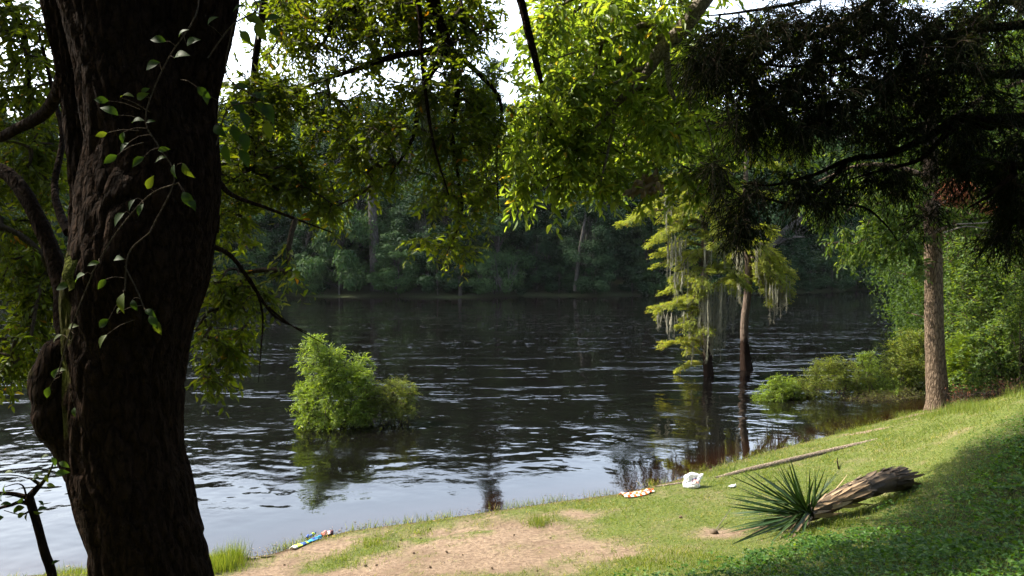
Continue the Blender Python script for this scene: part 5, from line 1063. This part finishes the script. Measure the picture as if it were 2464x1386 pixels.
def logo_ring(r0, r1, tint, th):
    P = []
    for rr in (r0, r1):
        x = lc[0] + rr * 9.3 * sc * np.cos(th); z = lc[1] + rr * 9.3 * sc * np.sin(th); a = np.arctan2(z, x); am = np.mod(a - oa.min(), 2 * math.pi) + oa.min()
        R_ = np.interp(am, np.append(oa, oa[0] + 2 * math.pi), np.append(orr, orr[0])); P.append(bag_pt(np.clip(np.hypot(x, z) / R_, 0, .98), a, -1) + [0, -.006, 0])
    n = len(th); k_ = np.arange(n - 1); return np.concatenate(P) + c0, np.stack([k_, k_ + 1, n + k_ + 1, n + k_], 1), tint
th = np.linspace(-.3, math.pi + .3, 40); lg.add(*logo_ring(.82, 1.0, .2, th))
for a_, b_ in ((.05, .3), (.3, .52), (.52, .70)): lg.add(*logo_ring(a_, b_, .9, th))
lg.build('logo', M_LOGO, t, smooth=True)

# orange checked cloth
def checker_mat(name, ca, cb, su, sv, gap=None):
    m, nt, out = newmat(name); uv = nt.nodes.new('ShaderNodeUVMap'); mp = nt.nodes.new('ShaderNodeMapping'); mp.inputs['Scale'].default_value = (su, sv, 1); nt.links.new(uv.outputs[0], mp.inputs[0])
    ck = nt.nodes.new('ShaderNodeTexChecker'); ck.inputs['Scale'].default_value = 1; ck.inputs[1].default_value = (*ca, 1); ck.inputs[2].default_value = (*cb, 1); nt.links.new(mp.outputs[0], ck.inputs[0])
    p = nt.nodes.new('ShaderNodeBsdfPrincipled'); p.inputs['Roughness'].default_value = .9; nt.links.new(ck.outputs[0], p.inputs['Base Color']); nt.links.new(p.outputs[0], out.inputs[0]); return m
def cloth(name, c0, c1, wid, hgt, mat, label, cat, seed, nx=56, ny=26, bulge=.5):
    """crumpled cloth lying from c0 to c1 on the ground"""
    e = c1 - c0; ex = unit(np.array([e[0], e[1], 0])); ey = np.array([-ex[1], ex[0], 0]); Lg = np.linalg.norm(e[:2])
    u, v = np.meshgrid(np.linspace(0, 1, nx), np.linspace(-.5, .5, ny)); q = np.column_stack([u.ravel() * 3, v.ravel() * 2, 0 * u.ravel()])
    w = wid * (.35 + .65 * np.sin(np.clip(u.ravel() * 1.05 + .12, 0, 1) * 3.14) ** .7) * (1 + .25 * wob(q, 1.2, seed))
    P = c0 + ex * (u.ravel() * Lg)[:, None] + ey * (v.ravel() * w + .05 * wob(q, 1.5, seed + 1) * wid)[:, None]
    z = hgt * (np.cos(v.ravel() * 3.1) * bulge * (1 + .5 * wob(q, 2, seed + 2)) + .5 * np.abs(wob(q, 3.0, seed + 3)) * np.cos(v.ravel() * 2.6))
    P[:, 2] = ground_z(P[:, 0], P[:, 1]) + .012 + np.maximum(z, 0); i = np.arange(ny - 1)[:, None]; j = np.arange(nx - 1)[None]
    Fq = np.stack([i * nx + j, i * nx + j + 1, (i + 1) * nx + j + 1, (i + 1) * nx + j], -1).reshape(-1, 4)
    o = MB().add(P, Fq, u.ravel()).build(name, mat, None, smooth=True); ul = o.data.uv_layers.new(name='UVMap'); co = np.column_stack([u.ravel(), v.ravel() + .5])[Fq.ravel()]; ul.data.foreach_set('uv', co.astype(np.float32).ravel())
    tag(o, label, cat); sol = o.modifiers.new('thickness', 'SOLIDIFY'); sol.thickness = .006; sol.offset = 1; return o
cloth('checked_cloth', hit(1497, 1197), hit(1572, 1184), .26, .055, checker_mat('orange_check', (.66, .10, .012), (.60, .55, .48), 11, 4), 'crumpled orange and white checked cloth lying at the shoreline', 'cloth', 3)
def ramp_uv(name, stops, along=0):
    m, nt, out = newmat(name); uv = nt.nodes.new('ShaderNodeUVMap'); s_ = nt.nodes.new('ShaderNodeSeparateXYZ'); nt.links.new(uv.outputs[0], s_.inputs[0]); c = ramp(nt, s_.outputs[along], stops); c.node.color_ramp.interpolation = 'CONSTANT'
    p = nt.nodes.new('ShaderNodeBsdfPrincipled'); p.inputs['Roughness'].default_value = .7; nt.links.new(c, p.inputs['Base Color']); nt.links.new(p.outputs[0], out.inputs[0]); return m
cloth('swim_cloth', hit(702, 1324), hit(772, 1296), .12, .045, ramp_uv('blue_lime', [(0, (.70, .72, .62)), (.10, (.50, .65, .06)), (.26, (.03, .09, .30)), (.40, (.40, .60, .06)), (.48, (.02, .28, .55)), (.66, (.03, .10, .36)), (.8, (.02, .35, .62))]), 'blue and lime green cloth bundle at the edge of the sandy bank', 'cloth', 7, 40, 18)
cloth('swim_strap', hit(738, 1300), hit(760, 1289), .06, .06, ramp_uv('blue_lime_strap', [(0, (.03, .08, .32)), (.55, (.50, .66, .06)), (.85, (.02, .07, .25))]), 'small blue strap with lime tip beside the blue and lime cloth bundle', 'strap', 8, 24, 12)
cloth('red_cloth', hit(774, 1291), hit(802, 1285), .12, .06, ramp_uv('maroon_white', [(0, (.45, .12, .08)), (.2, (.30, .14, .14)), (.5, (.50, .36, .38)), (.7, (.16, .06, .07))]), 'folded maroon and pale cloth at the sandy water edge', 'cloth', 9, 30, 16)
cloth('white_scrap', hit(1754, 1175), hit(1770, 1171), .08, .035, M_BAG, 'small white plastic scrap left of the yucca tips', 'litter', 10, 18, 10)

# pine cones, clods, sticks, stones
def cone_mesh():
    mb = MB(); n = 60; i = np.arange(n); u = (i + .5) / n; a = i * 2.39996; rad = .5 * np.sin(np.clip(u * 1.02 + .06, 0, 1) * 3.14) ** .75
    P = np.column_stack([rad * .7 * np.cos(a), rad * .7 * np.sin(a), u * 1.5]); D = np.column_stack([np.cos(a), np.sin(a), np.full(n, .25)])
    V, Fc, c = leaves(P, D, np.tile([0, 0, 1.], (n, 1)), .26, .26, DIAM); mb.add(V, Fc, np.repeat(.25 + .2 * (i % 3 == 0), c))
    V, Fq = tubes(np.array([[[0, 0, 0], [0, 0, .5], [0, 0, 1.1], [0, 0, 1.5]]]), np.array([[.15, .36, .3, .05]]), 8); mb.add(V, Fq, .1); return mb.mesh('pine_cone', M_DEADLEAF)
cm_ = cone_mesh(); r = np.random.default_rng(120)
for n_, (px, py, s) in enumerate([(995, 1332, .030), (1078, 1333, .028), (960, 1318, .022), (962, 1302, .02), (1014, 1296, .022), (1034, 1276, .02), (876, 1364, .03), (903, 1363, .024), (1034, 1366, .026), (1115, 1337, .018), (1235, 1290, .022), (1322, 1296, .02), (906, 1293, .018), (682, 1362, .02), (1635, 1248, .040), (1186, 1370, .024), (1290, 1376, .02)]):
    p_ = hit(px, py); o = bpy.data.objects.new('pine_cone', cm_); COL.objects.link(o); o.location = p_ + np.array([0, 0, s * .45]); o.scale = (s,) * 3; o.rotation_euler = (R(r.uniform(60, 110)), 0, r.uniform(0, 6.28))
    if n_ == 14: tag(o, 'larger dark pine cone alone on the mown grass', 'pine cone')
    else: tag(o, 'small brown pine cone lying on the bare sandy bank', 'pine cone', 'pine cones on the sandy bank')
m_ = MB(); p0 = hit(1718, 1284); V = in_ball(90, r, .05); 
import itertools
u_, v_ = np.meshgrid(np.linspace(0, 2 * math.pi, 14, endpoint=False), np.linspace(-1.4, 1.4, 9)); Pn = np.column_stack([(np.cos(u_) * np.cos(v_)).ravel(), (np.sin(u_) * np.cos(v_)).ravel(), np.sin(v_).ravel()])
i = np.arange(8)[:, None]; j = np.arange(14)[None]; SF = np.stack([i * 14 + j, i * 14 + (j + 1) % 14, (i + 1) * 14 + (j + 1) % 14, (i + 1) * 14 + j], -1).reshape(-1, 4)
tag(m_.add(p0 + [0, 0, .02] + Pn * (1 + .3 * wob(Pn, 1.6, 4))[:, None] * [.055, .05, .042], SF, .2).build('clod', M_DEADLEAF, None, True), 'dark earth clod beside the lower yucca leaf tips', 'clod')
for n_, (px, py, s) in enumerate([(597, 1346, .035), (605, 1345, .03), (611, 1346, .026), (620, 1345, .022)]):
    p0 = hit(px, py); V = p0 + [0, 0, s * .3] + Pn * (1 + .25 * wob(Pn, 1.4, 20 + n_))[:, None] * [s, s * .8, s * .7]
    tag(MB().add(V, SF, .3 + .1 * n_).build('stone', plain('stone_grey', [(0, (.10, .09, .08)), (1, (.30, .27, .24))], .9, .2, 20, .3) if n_ == 0 else bpy.data.materials['stone_grey'], None, True), 'small grey stone in the row at the sandy water edge by the trunk', 'stone', 'stones at the water edge')
for lab, pth, rad in [('thin pale driftwood stick at the sandy water edge by the stones', [(628, 1343), (645, 1342), (662, 1339)], .012), ('pale dead stick lying in the ground cover below the fallen trunk', [(2035, 1300), (2080, 1292), (2135, 1284)], .011), ('shorter dead twig crossing below the pale stick in the ground cover', [(2052, 1308), (2080, 1300), (2100, 1290)], .008), ('bent dry stalk rising left of the yucca from the clod', [(1722, 1278), (1742, 1258), (1760, 1242)], .006), ('short dark twig sticking up from the mown grass right of the yucca', [(2018, 1130), (2015, 1122), (2014, 1117)], .012)]:
    lift = .03 if 'ground cover' in lab else .012
    pp = np.array([hit(a, b_) + [0, 0, lift + (.05 * k_ if ('stalk' in lab or 'sticking' in lab) else 0)] for k_, (a, b_) in enumerate(pth)]); m_, _ = limb_mesh(pp, np.array([rad, rad * .9, rad * .5]), 6, 14, .15, 4)
    tag(m_.build('stick', M_PALEBARK if 'pale' in lab or 'dry' in lab else M_OAKBARK, None, True), lab, 'stick')

# ------------------------------------------------------------------ thin humid air over the river
m, nt, out = newmat('river_haze'); pv = nt.nodes.new('ShaderNodeVolumePrincipled'); pv.inputs['Color'].default_value = (.86, .93, 1.0, 1); pv.inputs['Density'].default_value = .00006; pv.inputs['Anisotropy'].default_value = 0.0
nt.links.new(pv.outputs[0], out.inputs['Volume'])
x0, x1, y0, y1, z0, z1 = -640, 640, -240, 940, -4.5, 42
hv = np.array([(x, y, z) for z in (z0, z1) for y in (y0, y1) for x in (x0, x1)], float)
tag(MB().add(hv, [(0, 2, 3, 1), (4, 5, 7, 6), (0, 1, 5, 4), (2, 6, 7, 3), (0, 4, 6, 2), (1, 3, 7, 5)]).build('haze', m), 'thin blue humid air over the river', None, None, 'stuff')
